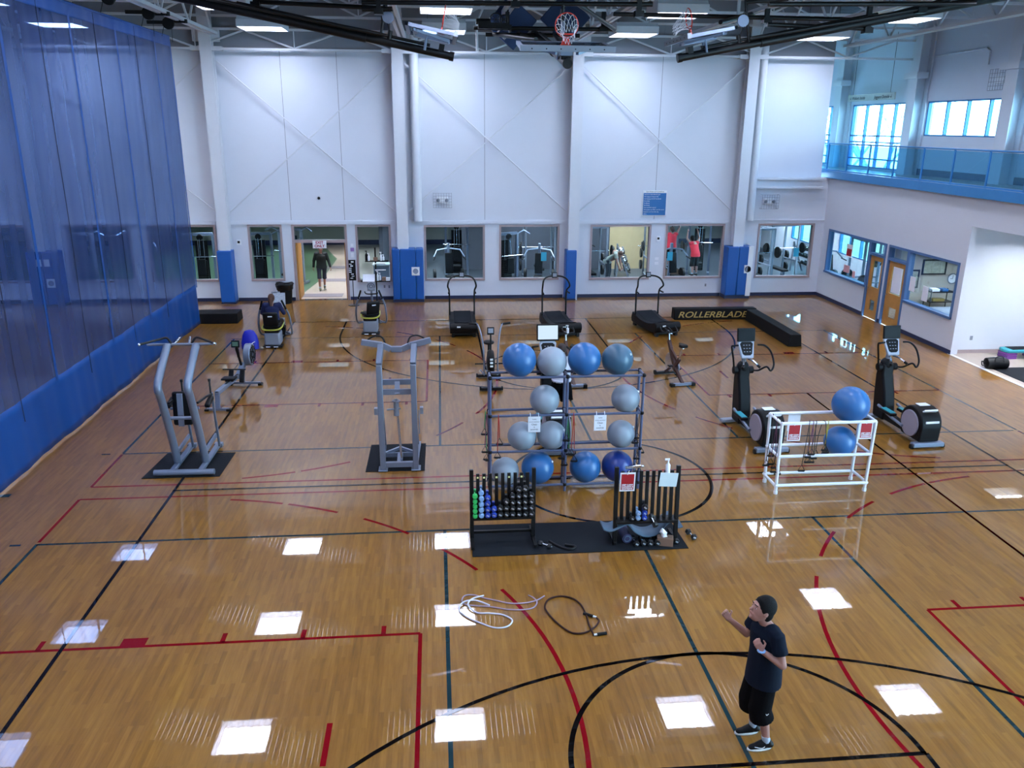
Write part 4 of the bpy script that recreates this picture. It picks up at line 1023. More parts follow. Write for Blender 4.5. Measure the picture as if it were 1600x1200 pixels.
# ------------------------------------------------------------------ recumbent steppers
def stepper(label, loc, rz, seat_turn=0.0):
    t = thing('recumbent_stepper', label, 'exercise machine', loc, rz, 'recumbent steppers near the back wall')
    g = G(); g.box(-.27, .27, -.06, .22, .03, .07); g.build('rear_foot', 'black_plastic', t, .01)
    for s in (-.12, .1):
        g = G(); g.box(s - .06, s + .06, -.068, -.06, .035, .06); g.build('foot_label', 'white_plastic', t)
    g = G(); g.box(-.22, .22, -.03, .45, .07, .44); g.build('rear_housing', 'grey_plastic', t, .05)
    g = G(); g.box(-.2, .2, -.02, .4, .44, .54); g.build('seat_base', 'black_plastic', t, .02)
    g = G(); g.beam((0, .3, .22), (0, 1.5, .2), .14, .16); g.box(-.25, .25, 1.45, 1.6, .02, .1); g.box(-.12, .12, 1.0, 1.5, .1, .55); g.build('frame', 'grey_plastic', t, .02)
    g = G(); g.tube(spline([(-.26, .55, .62), (-.27, .1, .58), (-.16, -.1, .55), (.16, -.1, .55), (.27, .1, .58), (.26, .55, .62)], 6), .022); g.build('yellow_rail', M('lime_rail', 'a8ab3c', .4), t)
    e = bpy.data.objects.new('seat', None)
    g = G(); g.obox((0, .22, .62), (.46, .44, .1)); st = g.build('seat', 'black_plastic', t, .04)
    g = G(); g.obox((0, -.02, .84), (.42, .1, .42), rx=.18); bk = g.build('backrest', 'black_plastic', t, .05)
    g = G(); g.box(-.06, .06, -.02, -.012, -.015, .015); lb = g.build('backrest_label', 'white_plastic', bk); lb.location = (0, -.075, .93)
    if seat_turn:
        for o in (st, bk): o.location = Matrix.Rotation(seat_turn, 3, 'Z') @ Vector((0, -.2, 0)) + Vector((0, .2, 0)); o.rotation_euler = (0, 0, seat_turn)
    for s in (-1, 1):
        g = G(); g.tube(spline([(s * .2, 1.1, .2), (s * .42, .75, .22), (s * .46, .55, .5), (s * .42, .5, .85), (s * .33, .42, 1.1)], 6), .028); g.build('arm_lever', 'silver_paint', t)
        g = G(); g.cyl((s * .36, .44, 1.03), (s * .27, .36, 1.3), .028); g.build('grip', 'black_plastic', t)
        g = G(); g.obox((s * .16, .95, .30), (.12, .3, .05), rx=.9); g.build('pedal', 'black_plastic', t, .01)
    g = G(); g.cyl((0, 1.2, .5), (0, 1.0, 1.15), .035); g.build('console_post', 'silver_paint', t)
    g = G(); g.tube(spline([(-.2, .9, 1.16), (-.14, .95, 1.08), (.14, .95, 1.08), (.2, .9, 1.12)], 5), .02); g.build('hand_bar', 'black_plastic', t)
    g = G(); g.obox((0, .98, 1.3), (.24, .06, .26), rx=-.3); g.cyl((0, .93, 1.32), (0, .99, 1.30), .13, n=24); c = g.build('console', 'grey_plastic', t, .01)
    g = G(); g.torus((0, .92, 1.32), .10, .008, 'y', 20, 5); g.torus((0, .92, 1.32), .05, .008, 'y', 16, 5); g.build('console_dial', 'black_plastic', c)
    return t
stepper('grey recumbent stepper near the back wall with a seated person on it', (-7.73, 9.6, 0), 0)
stepper('empty recumbent stepper near the back wall with its black seat turned aside', (-5.08, 10.95, 0), 0, .5)

# ------------------------------------------------------------------ curved treadmills
def treadmill():
    t = thing('curved_treadmill', '', 'treadmill', (0, 0, 0), 0, 'curved black treadmills in a row')
    n = 18; top = []; 
    for k in range(n + 1):
        u = k / n; y = -.82 + 1.64 * u; z = .30 + .14 * (2 * u - 1) ** 2; top.append((y, z))
    poly = [(-.86, .12), (-.9, .2), (-.88, .34)] + top + [(.87, .34), (.9, .24), (.86, .12), (.3, .08), (-.3, .08)]
    g = G(); g.prism(poly, -.41, .41, 'x'); g.build('deck', 'black_plastic', t, .02)
    g = G(); vs = []; fs = []
    for y, z in top: vs += [(-.27, y, z + .012), (.27, y, z + .012)]
    for i in range(n): fs.append((2 * i, 2 * i + 1, 2 * i + 3, 2 * i + 2))
    g.add(vs, fs); g.build('running_belt', 'black_rubber', t)
    g = G(); g.cyl((-.40, -.82, .30), (.40, -.82, .30), .13, n=24); g.build('rear_roller', 'black_plastic', t)
    g = G(); g.box(-.2, -.1, -.96, -.94, .32, .36); g.build('label_plate', 'white_plastic', t)
    g = G(); g.box(-.36, -.28, -.85, -.7, 0, .12); g.box(.28, .36, -.85, -.7, 0, .12); g.box(-.36, -.28, .7, .85, 0, .12); g.box(.28, .36, .7, .85, 0, .12); g.box(-.33, .33, -.8, .8, .06, .12); g.build('base_frame', 'black_metal', t)
    P = spline([(-.39, .62, .2), (-.39, .64, .9), (-.40, .62, 1.15), (-.44, .45, 1.32), (-.38, .55, 1.50), (-.24, .66, 1.58), (0, .68, 1.60), (.24, .66, 1.58), (.38, .55, 1.50), (.44, .45, 1.32), (.40, .62, 1.15), (.39, .64, .9), (.39, .62, .2)], 5)
    g = G(); g.tube(P, .027, 10); g.build('handrail', 'black_metal', t)
    for s in (-1, 1):
        g = G(); g.cyl((s * .40, .64, 1.12), (s * .42, .40, 1.10), .024); g.build('side_grip', 'black_metal', t)
    g = G(); g.obox((0, .66, 1.63), (.17, .04, .17), rx=-.2); c = g.build('console', 'black_plastic', t, .01)
    g = G(); g.obox((0, .635, 1.64), (.12, .008, .11), rx=-.2)
    g.build('display', 'grey_plastic', c)
    return t
tm = treadmill(); tm.location = (-2.28, 11.35, 0); tm['label'] = 'curved black treadmill facing the wall, leftmost of three'
dup(tm, (.72, 11.15, 0), math.radians(9), 'curved black treadmill standing slightly askew, middle of three')
dup(tm, (3.72, 11.1, 0), math.radians(11), 'curved black treadmill beside the lettered barrier, rightmost of three')

# ------------------------------------------------------------------ bikes
def spin_bike(label, loc, rz):
    t = thing('spin_bike', label, 'exercise bike', loc, rz, 'spin bikes')
    g = G(); g.beam((-.27, -.55, .05), (.27, -.55, .05), .09, .06); g.build('rear_foot', 'silver_paint', t, .01)
    for s in (-1, 1):
        g = G(); g.box(s * .27 - .05, s * .27 + .05, -.62, -.48, 0, .08); g.build('foot_cap', 'black_plastic', t, .01)
    g = G(); g.beam((-.27, .5, .05), (.27, .5, .05), .09, .06); g.cyl((-.27, .5, .07), (-.31, .5, .07), .06); g.cyl((.27, .5, .07), (.31, .5, .07), .06); g.build('front_foot', 'black_metal', t)
    g = G(); g.beam((0, -.55, .06), (0, -.1, .3), .07, .06); g.beam((0, .5, .06), (0, .1, .3), .07, .06); g.beam((0, -.1, .25), (0, .42, .92), .07, .1); g.beam((0, .05, .28), (0, -.28, .62), .06, .08); g.beam((0, -.22, .5), (0, .3, .75), .05, .07); g.build('frame', M('frame_bronze', '3a1f1c', .4), t)
    g = G(); g.cyl((-.03, .28, .38), (.03, .28, .38), .23, n=28); g.torus((0, .28, .38), .22, .025, 'x', 28, 6); g.build('flywheel', 'chrome', t)
    g = G(); g.cyl((.05, -.02, .33), (.09, -.02, .33), .13, n=20); g.beam((.12, -.02, .33), (.12, .12, .24), .02, .03); g.beam((-.12, -.02, .33), (-.12, -.16, .42), .02, .03); g.build('crank', 'grey_plastic', t)
    for s, y, z in ((1, .12, .24), (-1, -.16, .42)):
        g = G(); g.box(s * .13, s * .23, y - .05, y + .05, z - .015, z + .015) if s > 0 else g.box(-.23, -.13, y - .05, y + .05, z - .015, z + .015); g.build('pedal', 'black_plastic', t)
    g = G(); g.cyl((0, -.26, .58), (0, -.34, .92), .025); g.beam((0, -.45, .93), (0, -.2, .93), .04, .04); g.build('seat_post', 'chrome', t)
    g = G(); g.prism([(-.09, -.52), (-.11, -.42), (-.04, -.28), (-.02, -.2), (.02, -.2), (.04, -.28), (.11, -.42), (.09, -.52)], .95, 1.02, 'z'); g.build('saddle', 'black_plastic', t, .02)
    g = G(); g.cyl((0, .38, .85), (0, .44, 1.12), .028); g.beam((0, .3, 1.13), (0, .56, 1.13), .05, .04); g.build('handlebar_post', 'chrome', t)
    g = G(); g.tube(spline([(-.2, .55, 1.24), (-.21, .42, 1.17), (-.14, .32, 1.15), (.14, .32, 1.15), (.21, .42, 1.17), (.2, .55, 1.24)], 5), .018); g.tube(spline([(-.05, .35, 1.15), (-.05, .62, 1.2), (.05, .62, 1.2), (.05, .35, 1.15)], 4), .016); g.build('handlebar', 'black_plastic', t)
    return t
spin_bike('bronze framed spin bike in front of the right treadmill', (2.84, 5.85, 0), math.radians(8))
spin_bike('spin bike mostly hidden behind the balls of the ball rack', (.18, 5.9, 0), math.radians(5))
bottle(.17, 6.22, 1.15, .2, 'white_plastic', 'white and blue drink bottle on the spin bike behind the ball rack')
# air bike
t = thing('air_bike', 'black fan bike with tall moving arms, left behind the ball rack', 'exercise bike', (-1.8, 5.8, 0))
for y, w in ((-.55, .24), (.55, .27)):
    g = G(); g.beam((-w, y, .05), (w, y, .05), .1, .07); g.build('foot_bar', 'black_metal', t, .01)
    for s in (-1, 1):
        g = G(); g.cyl((s * w, y, .06), (s * (w + .04), y, .06), .05); g.build('foot_cap', 'black_plastic', t)
g = G(); g.beam((0, -.55, .07), (0, .55, .1), .08, .08); g.beam((0, .1, .1), (0, .35, .75), .06, .08); g.beam((0, -.35, .1), (0, -.35, .5), .06, .08); g.build('frame', 'black_metal', t)
g = G(); g.lathe([(.05, -.1), (.27, -.07), (.30, -.03), (.30, .03), (.27, .07), (.05, .1)], (0, -.35, .66), 30, 'x'); g.build('fan_cage', 'black_plastic', t)
g = G()
for k in range(3): g.torus((0, -.35, .66), .12 + .07 * k, .006, 'x', 24, 5)
g.build('fan_ring', 'grey_plastic', t)
g = G()
for k, z in enumerate((.80, .72, .64)): g.box(-.035, .035, -.655 + abs(z - .66) * .1, -.645 + abs(z - .66) * .1, z - .025, z + .02)
g.build('logo_mark', 'white_plastic', t)
g = G(); g.box(-.03, .03, -.66, -.65, .45, .5); g.build('red_badge', 'red_sign', t)
g = G(); g.cyl((0, -.33, .95), (0, -.30, 1.35), .02); g.build('console_post', 'black_metal', t)
g = G(); g.obox((0, -.32, 1.42), (.17, .04, .18), rx=-.2); c = g.build('console', 'black_plastic', t, .01)
g = G(); g.obox((0, -.345, 1.43), (.12, .01, .11), rx=-.2); g.build('display', 'grey_plastic', c)
for s in (-1, 1):
    g = G(); g.tube(spline([(s * .16, -.38, .35), (s * .17, -.36, .9), (s * .22, -.2, 1.3), (s * .3, .02, 1.50), (s * .38, .05, 1.50)], 6), .02); g.tube([(s * .16, -.38, .35), (s * .22, .15, .32)], .018); g.build('moving_arm', 'silver_paint', t)
    g = G(); g.cyl((s * .28, .03, 1.5), (s * .5, .07, 1.52), .026); g.build('grip', 'black_plastic', t)
    g = G(); g.cyl((s * .06, -.35, .62), (s * .38, -.35, .62), .018); g.build('foot_peg', 'black_metal', t)
g = G(); g.sph((0, .42, .95), .14, (1, 1.1, .4)); g.cyl((0, .35, .7), (0, .42, .92), .03); g.build('seat', 'black_plastic', t)

# ------------------------------------------------------------------ ellipticals
def elliptical():
    t = thing('elliptical_trainer', '', 'exercise machine', (0, 0, 0), 0, 'elliptical trainers with screens')
    g = G(); g.box(-.33, .33, -1.02, -.88, .03, .12); g.build('rear_foot', 'silver_paint', t, .015)
    for s in (-1, 1):
        g = G(); g.cyl((s * .36, -.95, .04), (s * .3, -.95, .04), .05); g.build('roller', 'black_plastic', t)
    g = G(); g.obox((-.12, .82, .06), (.5, .16, .07), rz=.15); g.build('front_foot', 'grey_plastic', t, .02)
    prof = [(-.95, .12)] + [(-.62 + .36 * math.cos(a), .44 + .34 * math.sin(a)) for a in [math.radians(d) for d in range(190, -10, -15)]] + [(-.3, .2), (-.35, .12)]
    g = G(); g.prism(prof, -.2, .24, 'x'); g.build('drum_housing', 'black_plastic', t, .03)
    for s, x in ((-1, -.20), (1, .24)):
        g = G(); g.cyl((x, -.62, .42), (x + s * .035, -.62, .42), .27, n=32); g.build('drum_disc', M('disc_lilac', '8d8896', .5), t, .01)
    g = G(); g.box(-.12, .16, -.99, -.97, .52, .56); g.obox((.02, -.86, .74), (.28, .03, .08), rx=.9); g.build('label_strip', 'white_plastic', t)
    g = G(); g.obox((.02, -.6, .795), (.22, .16, .01)); g.build('top_panel', 'white_plastic', t)
    g = G(); g.prism([(-.4, .1), (-.4, .34), (.1, .2), (.55, .26), (.62, .1)], -.09, .13, 'x'); g.build('spine', 'black_plastic', t, .02)
    g = G(); g.prism([(.45, .08), (.42, .3), (.52, .7), (.66, 1.05), (.66, 1.28), (.86, 1.28), (.92, 1.0), (.9, .6), (.86, .25), (.84, .08)], -.12, .14, 'x'); g.build('tower', 'black_plastic', t, .04)
    g = G(); g.tube([(.13, .88, .1), (.13, .95, .6), (.13, .92, 1.1)], .02, 8); g.build('tower_trim', 'silver_paint', t)
    for s in (-1, 1):
        g = G(); g.tube([(s * .22, .5, .42), (s * .22, 0, .32), (s * .26, -.45, .30)], .03, 8); g.build('pedal_arm', 'silver_paint', t)
        g = G(); g.obox((s * .2, .16, .38 if s < 0 else .36), (.15, .42, .06)); p = g.build('pedal', 'black_plastic', t, .015)
        g = G(); g.obox((s * .2, .16, .415 if s < 0 else .395), (.12, .36, .012)); g.build('pedal_tread', 'teal', p)
        g = G(); g.lathe([(.03, -.05), (.08, -.04), (.08, .04), (.03, .05)], (s * .17, .74, 1.2), 16, 'x'); g.build('arm_hub', 'black_plastic', t)
    g = G(); g.tube(spline([(-.19, .74, 1.18), (-.24, .72, 1.45), (-.32, .66, 1.72), (-.30, .62, 1.76), (-.2, .62, 1.77)], 6), .02); g.build('moving_handle', 'black_plastic', t)
    g = G(); g.tube(spline([(.17, .74, 1.2), (.27, .6, 1.22), (.38, .45, 1.34), (.47, .42, 1.26), (.55, .48, 1.38), (.50, .56, 1.62), (.38, .62, 1.75), (.22, .62, 1.77)], 6), .02); g.build('moving_handle', 'black_plastic', t)
    g = G(); g.cyl((.0, .78, 1.25), (.0, .72, 1.5), .05); g.build('neck', 'grey_plastic', t)
    g = G(); g.sph((0, .76, 1.26), .13, (1, .9, 1.1)); g.build('tower_head', 'black_plastic', t)
    for s in (-1, 1):
        g = G(); g.tube([(s * .05, .64, 1.47), (s * .1, .5, 1.46), (s * .17, .36, 1.38)], .02, 8); f = g.build('fixed_grip', 'chrome', t)
        g = G(); g.cyl((s * .15, .38, 1.40), (s * .19, .33, 1.36), .028); g.build('grip_end', 'black_plastic', f)
    g = G(); g.prism([(-.13, -.19), (-.18, .17), (-.15, .22), (.15, .22), (.18, .17), (.13, -.19)], -.03, .03, 'z'); c = g.build('console', M('console_pale', 'a4adbc', .4), t, .02); c.location = (0, .66, 1.66); c.rotation_euler = (math.radians(62), 0, 0)
    g = G(); g.prism([(-.06, -.13), (-.10, -.10), (-.14, .12), (-.10, .16), (.10, .16), (.14, .12), (.10, -.10), (.06, -.13)], .03, .036, 'z'); g.build('console_face', 'black_plastic', c)
    g = G()
    for i in range(3):
        for j in range(3): g.box(-.075 + i * .06, -.045 + i * .06, -.06 + j * .07, -.045 + j * .07, .036, .04)
    g.build('button', 'grey_plastic', c)
    g = G(); g.obox((0, .74, 1.96), (.38, .05, .28), rx=-.15); s_ = g.build('screen', 'black_plastic', t, .01)
    g = G(); g.obox((0, .712, 1.965), (.34, .004, .23), rx=-.15); g.build('display', M('dark_glass', '06070b', .4, spec=.15), s_)
    g = G(); g.cyl((0, .76, 1.7), (0, .77, 1.86), .03); g.build('screen_arm', 'black_metal', t)
    return t
el = elliptical(); el.location = (3.37, 1.88, 0); el.rotation_euler = (0, 0, math.radians(2)); el['label'] = 'black elliptical trainer left of the white tube rack, screen dark'
dup(el, (6.58, 1.92, 0), math.radians(3), 'black elliptical trainer right of the white tube rack, screen dark')
e3 = dup(el, (-.80, 2.05, 0), 0, 'elliptical trainer in use behind the ball rack, its screen lit')
for c in kids(e3):
    if c.name.startswith('screen') and not c.name.startswith('screen_arm'):
        c.scale = (1.2, 1, 1.25); c.location.z -= .42
        for d in kids(c): d.data = d.data.copy(); d.data.materials[0] = MATS['screen_glow']

# ------------------------------------------------------------------ ball rack
M('rack_slate', '4b5470', 0.4, var=0.06)
RXS = (-2.20, -.90, .40); RYS = (-.50, -.18); RZS = (.12, .76, 1.41, 2.08)
t = thing('ball_rack', 'slate blue tube rack holding exercise balls on four levels', 'rack', (-.9, -.34, 0))
def K(x, y, z): return (x + .9, y + .34, z)
for x in RXS:
    for y in RYS:
        g = G(); g.cyl(K(x, y, 0), K(x, y, 2.08), .024, n=12); g.build('post', 'rack_slate', t)
    for z in RZS:
        g = G(); g.cyl(K(x, RYS[0], z), K(x, RYS[1], z), .022, n=12); g.build('cross_tube', 'rack_slate', t)
        for y in RYS:
            g = G(); g.sph(K(x, y, z), .038, n=12, m=8); g.build('joint', 'black_plastic', t)
for z in RZS:
    for y in RYS:
        for a, b in zip(RXS[:-1], RXS[1:]):
            g = G(); g.cyl(K(a, y, z), K(b, y, z), .022, n=12); g.build('shelf_tube', 'rack_slate', t)
M('ball_blue', '245d96', 0.33, var=0.05, scale=3, bump=.03, bscale=120); M('ball_steel', '34576f', 0.35, var=0.08, scale=3)
M('ball_grey', '86929f', 0.38, var=0.05, scale=3); M('ball_navy', '152f78', 0.33, var=0.06, scale=3)
def ball(x, z, r, m, lab, y=-.34, sc=(1, 1, 1)):
    t = thing('exercise_ball', lab, 'exercise ball', (x, y, z), random.uniform(0, 3), 'exercise balls on the racks')
    g = G(); g.sph((0, 0, 0), r, sc, 40, 28); g.build('ball_shell', m, t)
    g = G(); a = .9; p = Vector((math.sin(a) * .6, -math.cos(a) * .8, .35)).normalized()
    g.sph(p * r * .995, .022, n=10, m=6); g.build('valve_plug', 'white_plastic', t)
def rest(r): return math.sqrt(max(0.0001, (r + .022) ** 2 - .16 ** 2))
B = [(-1.70, 2.08, .285, 'ball_blue', 'blue ball at the left end of the top row'), (-1.15, 2.08, .252, 'ball_grey', 'pale grey ball second in the top row'), (-.60, 2.08, .282, 'ball_blue', 'blue ball third in the top row, right of the grey one'), (-.035, 2.08, .268, 'ball_steel', 'dull steel blue ball at the right end of the top row'),
     (-1.26, 1.41, .252, 'ball_grey', 'grey ball alone in the left bay of the second row'), (.14, 1.41, .245, 'ball_grey', 'grey ball alone in the right bay of the second row'),
     (-1.64, .76, .25, 'ball_grey', 'grey ball left of the hanging notice in the third row'), (-1.13, .76, .25, 'ball_grey', 'grey ball right of the hanging notice, left bay, third row'), (.09, .76, .243, 'ball_grey', 'grey ball at the right bay of the third row'),
     (-1.93, .12, .245, 'ball_grey', 'grey ball behind the slats of the left dumbbell rack'), (-1.36, .12, .285, 'ball_blue', 'blue ball in the left bay of the bottom row'), (-.52, .12, .275, 'ball_blue', 'light blue ball in the right bay of the bottom row'), (.05, .12, .275, 'ball_navy', 'dark navy ball behind the red notice in the bottom row')]
for x, z, r, m, lab in B: ball(x, z + rest(r), r, m, lab)
def notice(x, y, z, lab):
    t = thing('hanging_notice', lab, 'notice', (x, y, z), 0, 'white notices clipped on the ball rack')
    g = G(); g.obox((0, 0, -.15), (.21, .004, .28)); g.build('sheet', 'paper', t)
    for s in (-.07, .07):
        g = G(); g.tube([(s, 0, -.02), (s, -.012, .02), (s, .02, .05)], .006, 5); g.build('clip', 'white_plastic', t)
    for k, (b, sz) in enumerate((('PLEASE', .022), ('RETURN EQUIPMENT', .019), ('Clean', .042), ('&', .03), ('SANITIZE', .032))):
        text(b, sz, (0, -.004, -.06 - k * .046), (PI / 2, 0, 0), 'ink', t, 'lettering')
notice(-1.455, -.535, 1.41, 'white clean and sanitize notice hanging in the left bay of the ball rack')
notice(-.325, -.535, 1.41, 'white clean and sanitize notice hanging in the right bay of the ball rack')
def red_notice(x, y, z, lab, lean=0):
    t = thing('red_notice', lab, 'notice', (x, y, z), 0, 'red notices with white frames'); t.rotation_euler = (lean, 0, 0)
    g = G(); g.obox((0, 0, -.155), (.23, .006, .31)); g.build('sheet', 'white_plastic', t, .002)
    g = G(); g.obox((0, -.005, -.155), (.19, .004, .26)); g.build('red_field', 'red_sign', t)
    for k, b in enumerate(('KEEP CLEAN', 'CLEANING &', 'SANITIZING')):
        text(b, .030, (0, -.009, -.20 - k * .032), (PI / 2, 0, 0), 'paper', t, 'lettering', bold=.0012)
    g = G(); g.tube([(-.01, -.01, -.03), (0, -.012, .0), (.02, .01, .03)], .006, 5); g.build('clip', 'white_plastic', t)
# resistance bands: a tube folded over a rail with two triangular handles
def band(lab, x, y, z, l1, l2, m, dx=.03, group='resistance bands'):
    t = thing('resistance_band', lab, 'resistance band', (x, y, z), 0, group)
    g = G(); g.tube(spline([(-dx, -.03, -l1), (-dx * .6, -.035, -l1 * .5), (-dx * .2, -.03, 0), (0, 0, .03), (dx * .2, .03, 0), (dx * .8, .035, -l2 * .5), (dx, .03, -l2)], 5), .0065, 6); g.build('tube', m, t)
    for sx, sy, l in ((-dx, -.03, l1), (dx, .03, l2)):
        g = G(); g.tube([(sx, sy, -l), (sx - .06, sy, -l - .11), (sx + .06, sy - .01, -l - .11)], .011, 6, closed=True); g.cyl((sx - .05, sy, -l - .11), (sx + .05, sy - .01, -l - .11), .018, n=8); g.build('handle', 'black_plastic', t)
M('band_red', 'a01c20', .5); M('band_green', '1f7a48', .5); M('band_yellow', 'b0a83c', .5); M('band_purple', '5a2346', .5); M('band_black', '1a1a1e', .5)
band('red resistance band hanging on the left end of the ball rack', -2.06, -.52, 1.41, .62, .40, 'band_red', .02)
band('dark red resistance band behind the left post of the ball rack', -2.26, -.50, 1.41, .52, .70, 'band_purple', .03)
band('green resistance band at the left post of the ball rack', -2.27, -.34, 1.41, .26, .75, 'band_green', .02)
band('green resistance band on the middle post of the ball rack', -.88, -.54, 1.30, .22, .5, 'band_green', .03)
band('blue resistance band low on the middle post of the ball rack', -.95, -.54, 1.05, .3, .45, 'ball_navy', .03)
band('red resistance band right of the middle post of the ball rack', -.78, -.52, 1.41, .6, .75, 'band_red', .03)
band('black resistance band beside the right post of the ball rack', .32, -.53, 1.30, .3, .62, 'band_black', .03)
band('second black resistance band, on the right end tubes of the ball rack', .42, -.34, 1.41, .4, .7, 'band_black', .05)
band('black resistance band low on the right end of the ball rack', .36, -.53, .74, .2, .3, 'band_black', .03)

# ------------------------------------------------------------------ dumbbell racks
def slat_rack(lab, x0, x1, y, ztop, ends, n, lean=.0, foot=True):
    t = thing('dumbbell_rack', lab, 'rack', (x0, y, .012), 0, 'black slatted dumbbell racks'); W = x1 - x0
    for x in (0, W):
        g = G(); g.beam((x, 0, 0), (x, lean, ends), .06, .05, (0, 1, 0)); g.build('leg', 'black_metal', t, .004)
        g = G(); g.beam((x, -.32 if foot else -.05, .04), (x, .34, .04), .05, .05); g.build('foot', 'black_metal', t, .004)
    if foot:
        g = G(); g.beam((0, .02, .14), (W, .02, .14), .04, .04); g.build('stretcher', 'black_metal', t)
    g = G(); g.box(0, W, -.09, .10, .38, .42); g.build('tray', 'black_metal', t, .004)
    for k in range(1, n):
        x = W * k / n
        g = G(); g.beam((x, lean * .4, .42), (x, lean, ztop), .052, .03, (0, 1, 0)); g.build('slat', 'black_metal', t, .003)
    return t
r1 = slat_rack('black slatted rack full of dumbbells, left end of the long mat', -2.59, -1.65, -2.22, 1.09, 1.16, 10, .05)
for k in (0, 1, 2, 4, 6, 8):
    g = G(); g.box(.094 * k - .014 + (.0 if k else .0), .094 * k + .014, -.02 + .045, -.012 + .045, 1.02, 1.045); g.build('tape_mark', M('tape_yellow', 'd8d890', .6), r1)
slat_rack('black slatted rack with only a few dumbbells, right end of the long mat', -.44, .50, -2.50, 1.17, 1.24, 10, .08, False)
M('db_green', '2aa552', .45); M('db_slate', '7c9cc4', .45); M('db_blue', '1a3a9c', .45); M('db_black', '101114', .5); M('digit_silver', 'b8bec8', .3, .6)
def dumbbell(loc, r, m, lab, rot=(0, 0, 0), L=.15, grp='dumbbells on the left rack', mark=True):
    t = thing('dumbbell', lab, 'dumbbell', loc, 0, grp); t.rotation_euler = rot
    for s in (-1, 1):
        g = G(); g.lathe([(r * .8, -.03), (r, -.018), (r, .018), (r * .8, .03)], (0, s * L / 2, 0), 6 if m == 'db_black' else 8, 'y'); h = g.build('weight_head', m, t)
        if mark and s < 0:
            g = G(); g.obox((0, -L / 2 - .032, 0), (r * .9, .004, r * .45), ry=.5); g.build('silver_mark', 'digit_silver', h)
    g = G(); g.cyl((0, -L / 2, 0), (0, L / 2, 0), .014, n=10); g.build('handle', 'chrome' if m == 'db_black' else m, t)
cols = [('db_green', 5, .037, 'green'), ('db_slate', 4, .043, 'pale blue'), ('db_blue', 4, .045, 'royal blue'), ('db_blue', 2, .047, 'royal blue'), ('db_black', 2, .05, 'black'),
        ('db_black', 3, .05, 'black'), ('db_black', 4, .047, 'black'), ('db_black', 5, .047, 'black'), ('db_black', 5, .048, 'black'), ('db_black', 4, .048, 'black')]
ordn = ('lowest', 'second from the bottom', 'third from the bottom', 'fourth from the bottom', 'fifth from the bottom', 'sixth')
slotn = ('first', 'second', 'third', 'fourth', 'fifth', 'sixth', 'seventh', 'eighth', 'ninth', 'tenth')
for c, (m, n, r, cn) in enumerate(cols):
    z = .445
    for k in range(n):
        rr = r * (1.0 if k < 4 else 1.15); z += rr
        dumbbell((-2.59 + .094 * (c + .5), -2.235 + .012 * k, z), rr, m, '%s dumbbell in the %s slot from the left, %s' % (cn, slotn[c], ordn[k]), (0, random.uniform(-.3, .3), 0), .17, mark=m == 'db_black' or m == 'db_blue')
        z += rr
    if c == 1:
        dumbbell((-2.59 + .094 * 1.5, -2.17, z + .04), .042, 'db_slate', 'pale blue dumbbell, topmost in the second slot', (0, .2, 0), .17, mark=False)
for (x, z, r, m, lab) in ((-.205, .485, .036, 'db_black', 'black dumbbell left of the blue ones on the right rack'), (-.115, .485, .038, 'db_slate', 'lower pale blue dumbbell on the right rack'), (-.115, .562, .038, 'db_slate', 'upper pale blue dumbbell on the right rack'), (-.02, .485, .040, 'db_blue', 'lower royal blue dumbbell on the right rack'), (-.02, .566, .040, 'db_blue', 'upper royal blue dumbbell on the right rack'), (-.02, .66, .05, 'db_black', 'black dumbbell on top of the royal blue ones, right rack')):
    dumbbell((x, -2.50, z), r, m, lab, (0, random.uniform(-.3, .3), 0), .15, 'dumbbells on the right rack')
dumbbell((.11, -2.60, .45), .05, 'db_black', 'dark dumbbell slipping through the right rack, right of the blue ones', (.6, 0, .3), .15, 'dumbbells on the right rack', False)
for i, (x, y, a) in enumerate(((-.13, -2.50, .12), (-.01, -2.49, .05), (.10, -2.50, -.03), (.205, -2.50, 0), (.50, -2.47, .05))):
    dumbbell((x, y, .062), .048, 'db_black', ('leftmost black dumbbell on the mat under the right rack', 'second black dumbbell on the mat under the right rack', 'third black dumbbell on the mat, left of the tissue box', 'fourth black dumbbell on the mat, touching the tissue box', 'black dumbbell on the mat right of the tissue box')[i], (0, 0, a), .17, 'dumbbells on the floor')
dumbbell((.80, -2.34, .052), .05, 'db_black', 'black dumbbell on the bare floor right of the mat', (0, 0, .2), .18, 'dumbbells on the floor')
dumbbell((-1.50, -2.50, .055), .042, 'db_black', 'black dumbbell lying on the mat right of the left rack', (0, 0, .9), .16, 'dumbbells on the floor')
g = G(); g.tube(spline([(-1.42, -2.35, .03), (-1.3, -2.5, .02), (-1.15, -2.62, .025), (-1.05, -2.55, .03), (-1.2, -2.5, .04)], 6), .02, 8); tag(g.build('jump_strap', 'black_plastic'), 'black strap lying in a heap on the mat between the racks', 'strap')
red_notice(-.30, -2.56, 1.22, 'red notice hung on the left slats of the right dumbbell rack', .08)
g = G(); g.obox((-.20, -2.45, 1.26), (.24, .03, .035), ry=-.08); g.sph((-.06, -2.45, 1.27), .022, n=10, m=6); tag(g.build('grip_tool', 'chrome'), 'small silver tube lying on top of the right dumbbell rack slats', 'tube')
bottle(.33, -2.44, 1.13, .24, 'white_plastic', 'white spray bottle hooked on top of the right dumbbell rack')
g = G(); g.obox((.32, -2.545, 1.08), (.27, .005, .23), ry=.06, rx=.1); o = tag(g.build('handwritten_note', M('note_pale', 'cfe0e4', .7)), 'pale paper note taped to the right slats of the right dumbbell rack', 'note')
g = G()
for k, (a, w) in enumerate(((-.06, .03), (-.01, .05), (.05, .02))): g.obox((.28 + a, -2.550, 1.13), (w, .002, .008))
g.build('handwriting', 'ink', o)
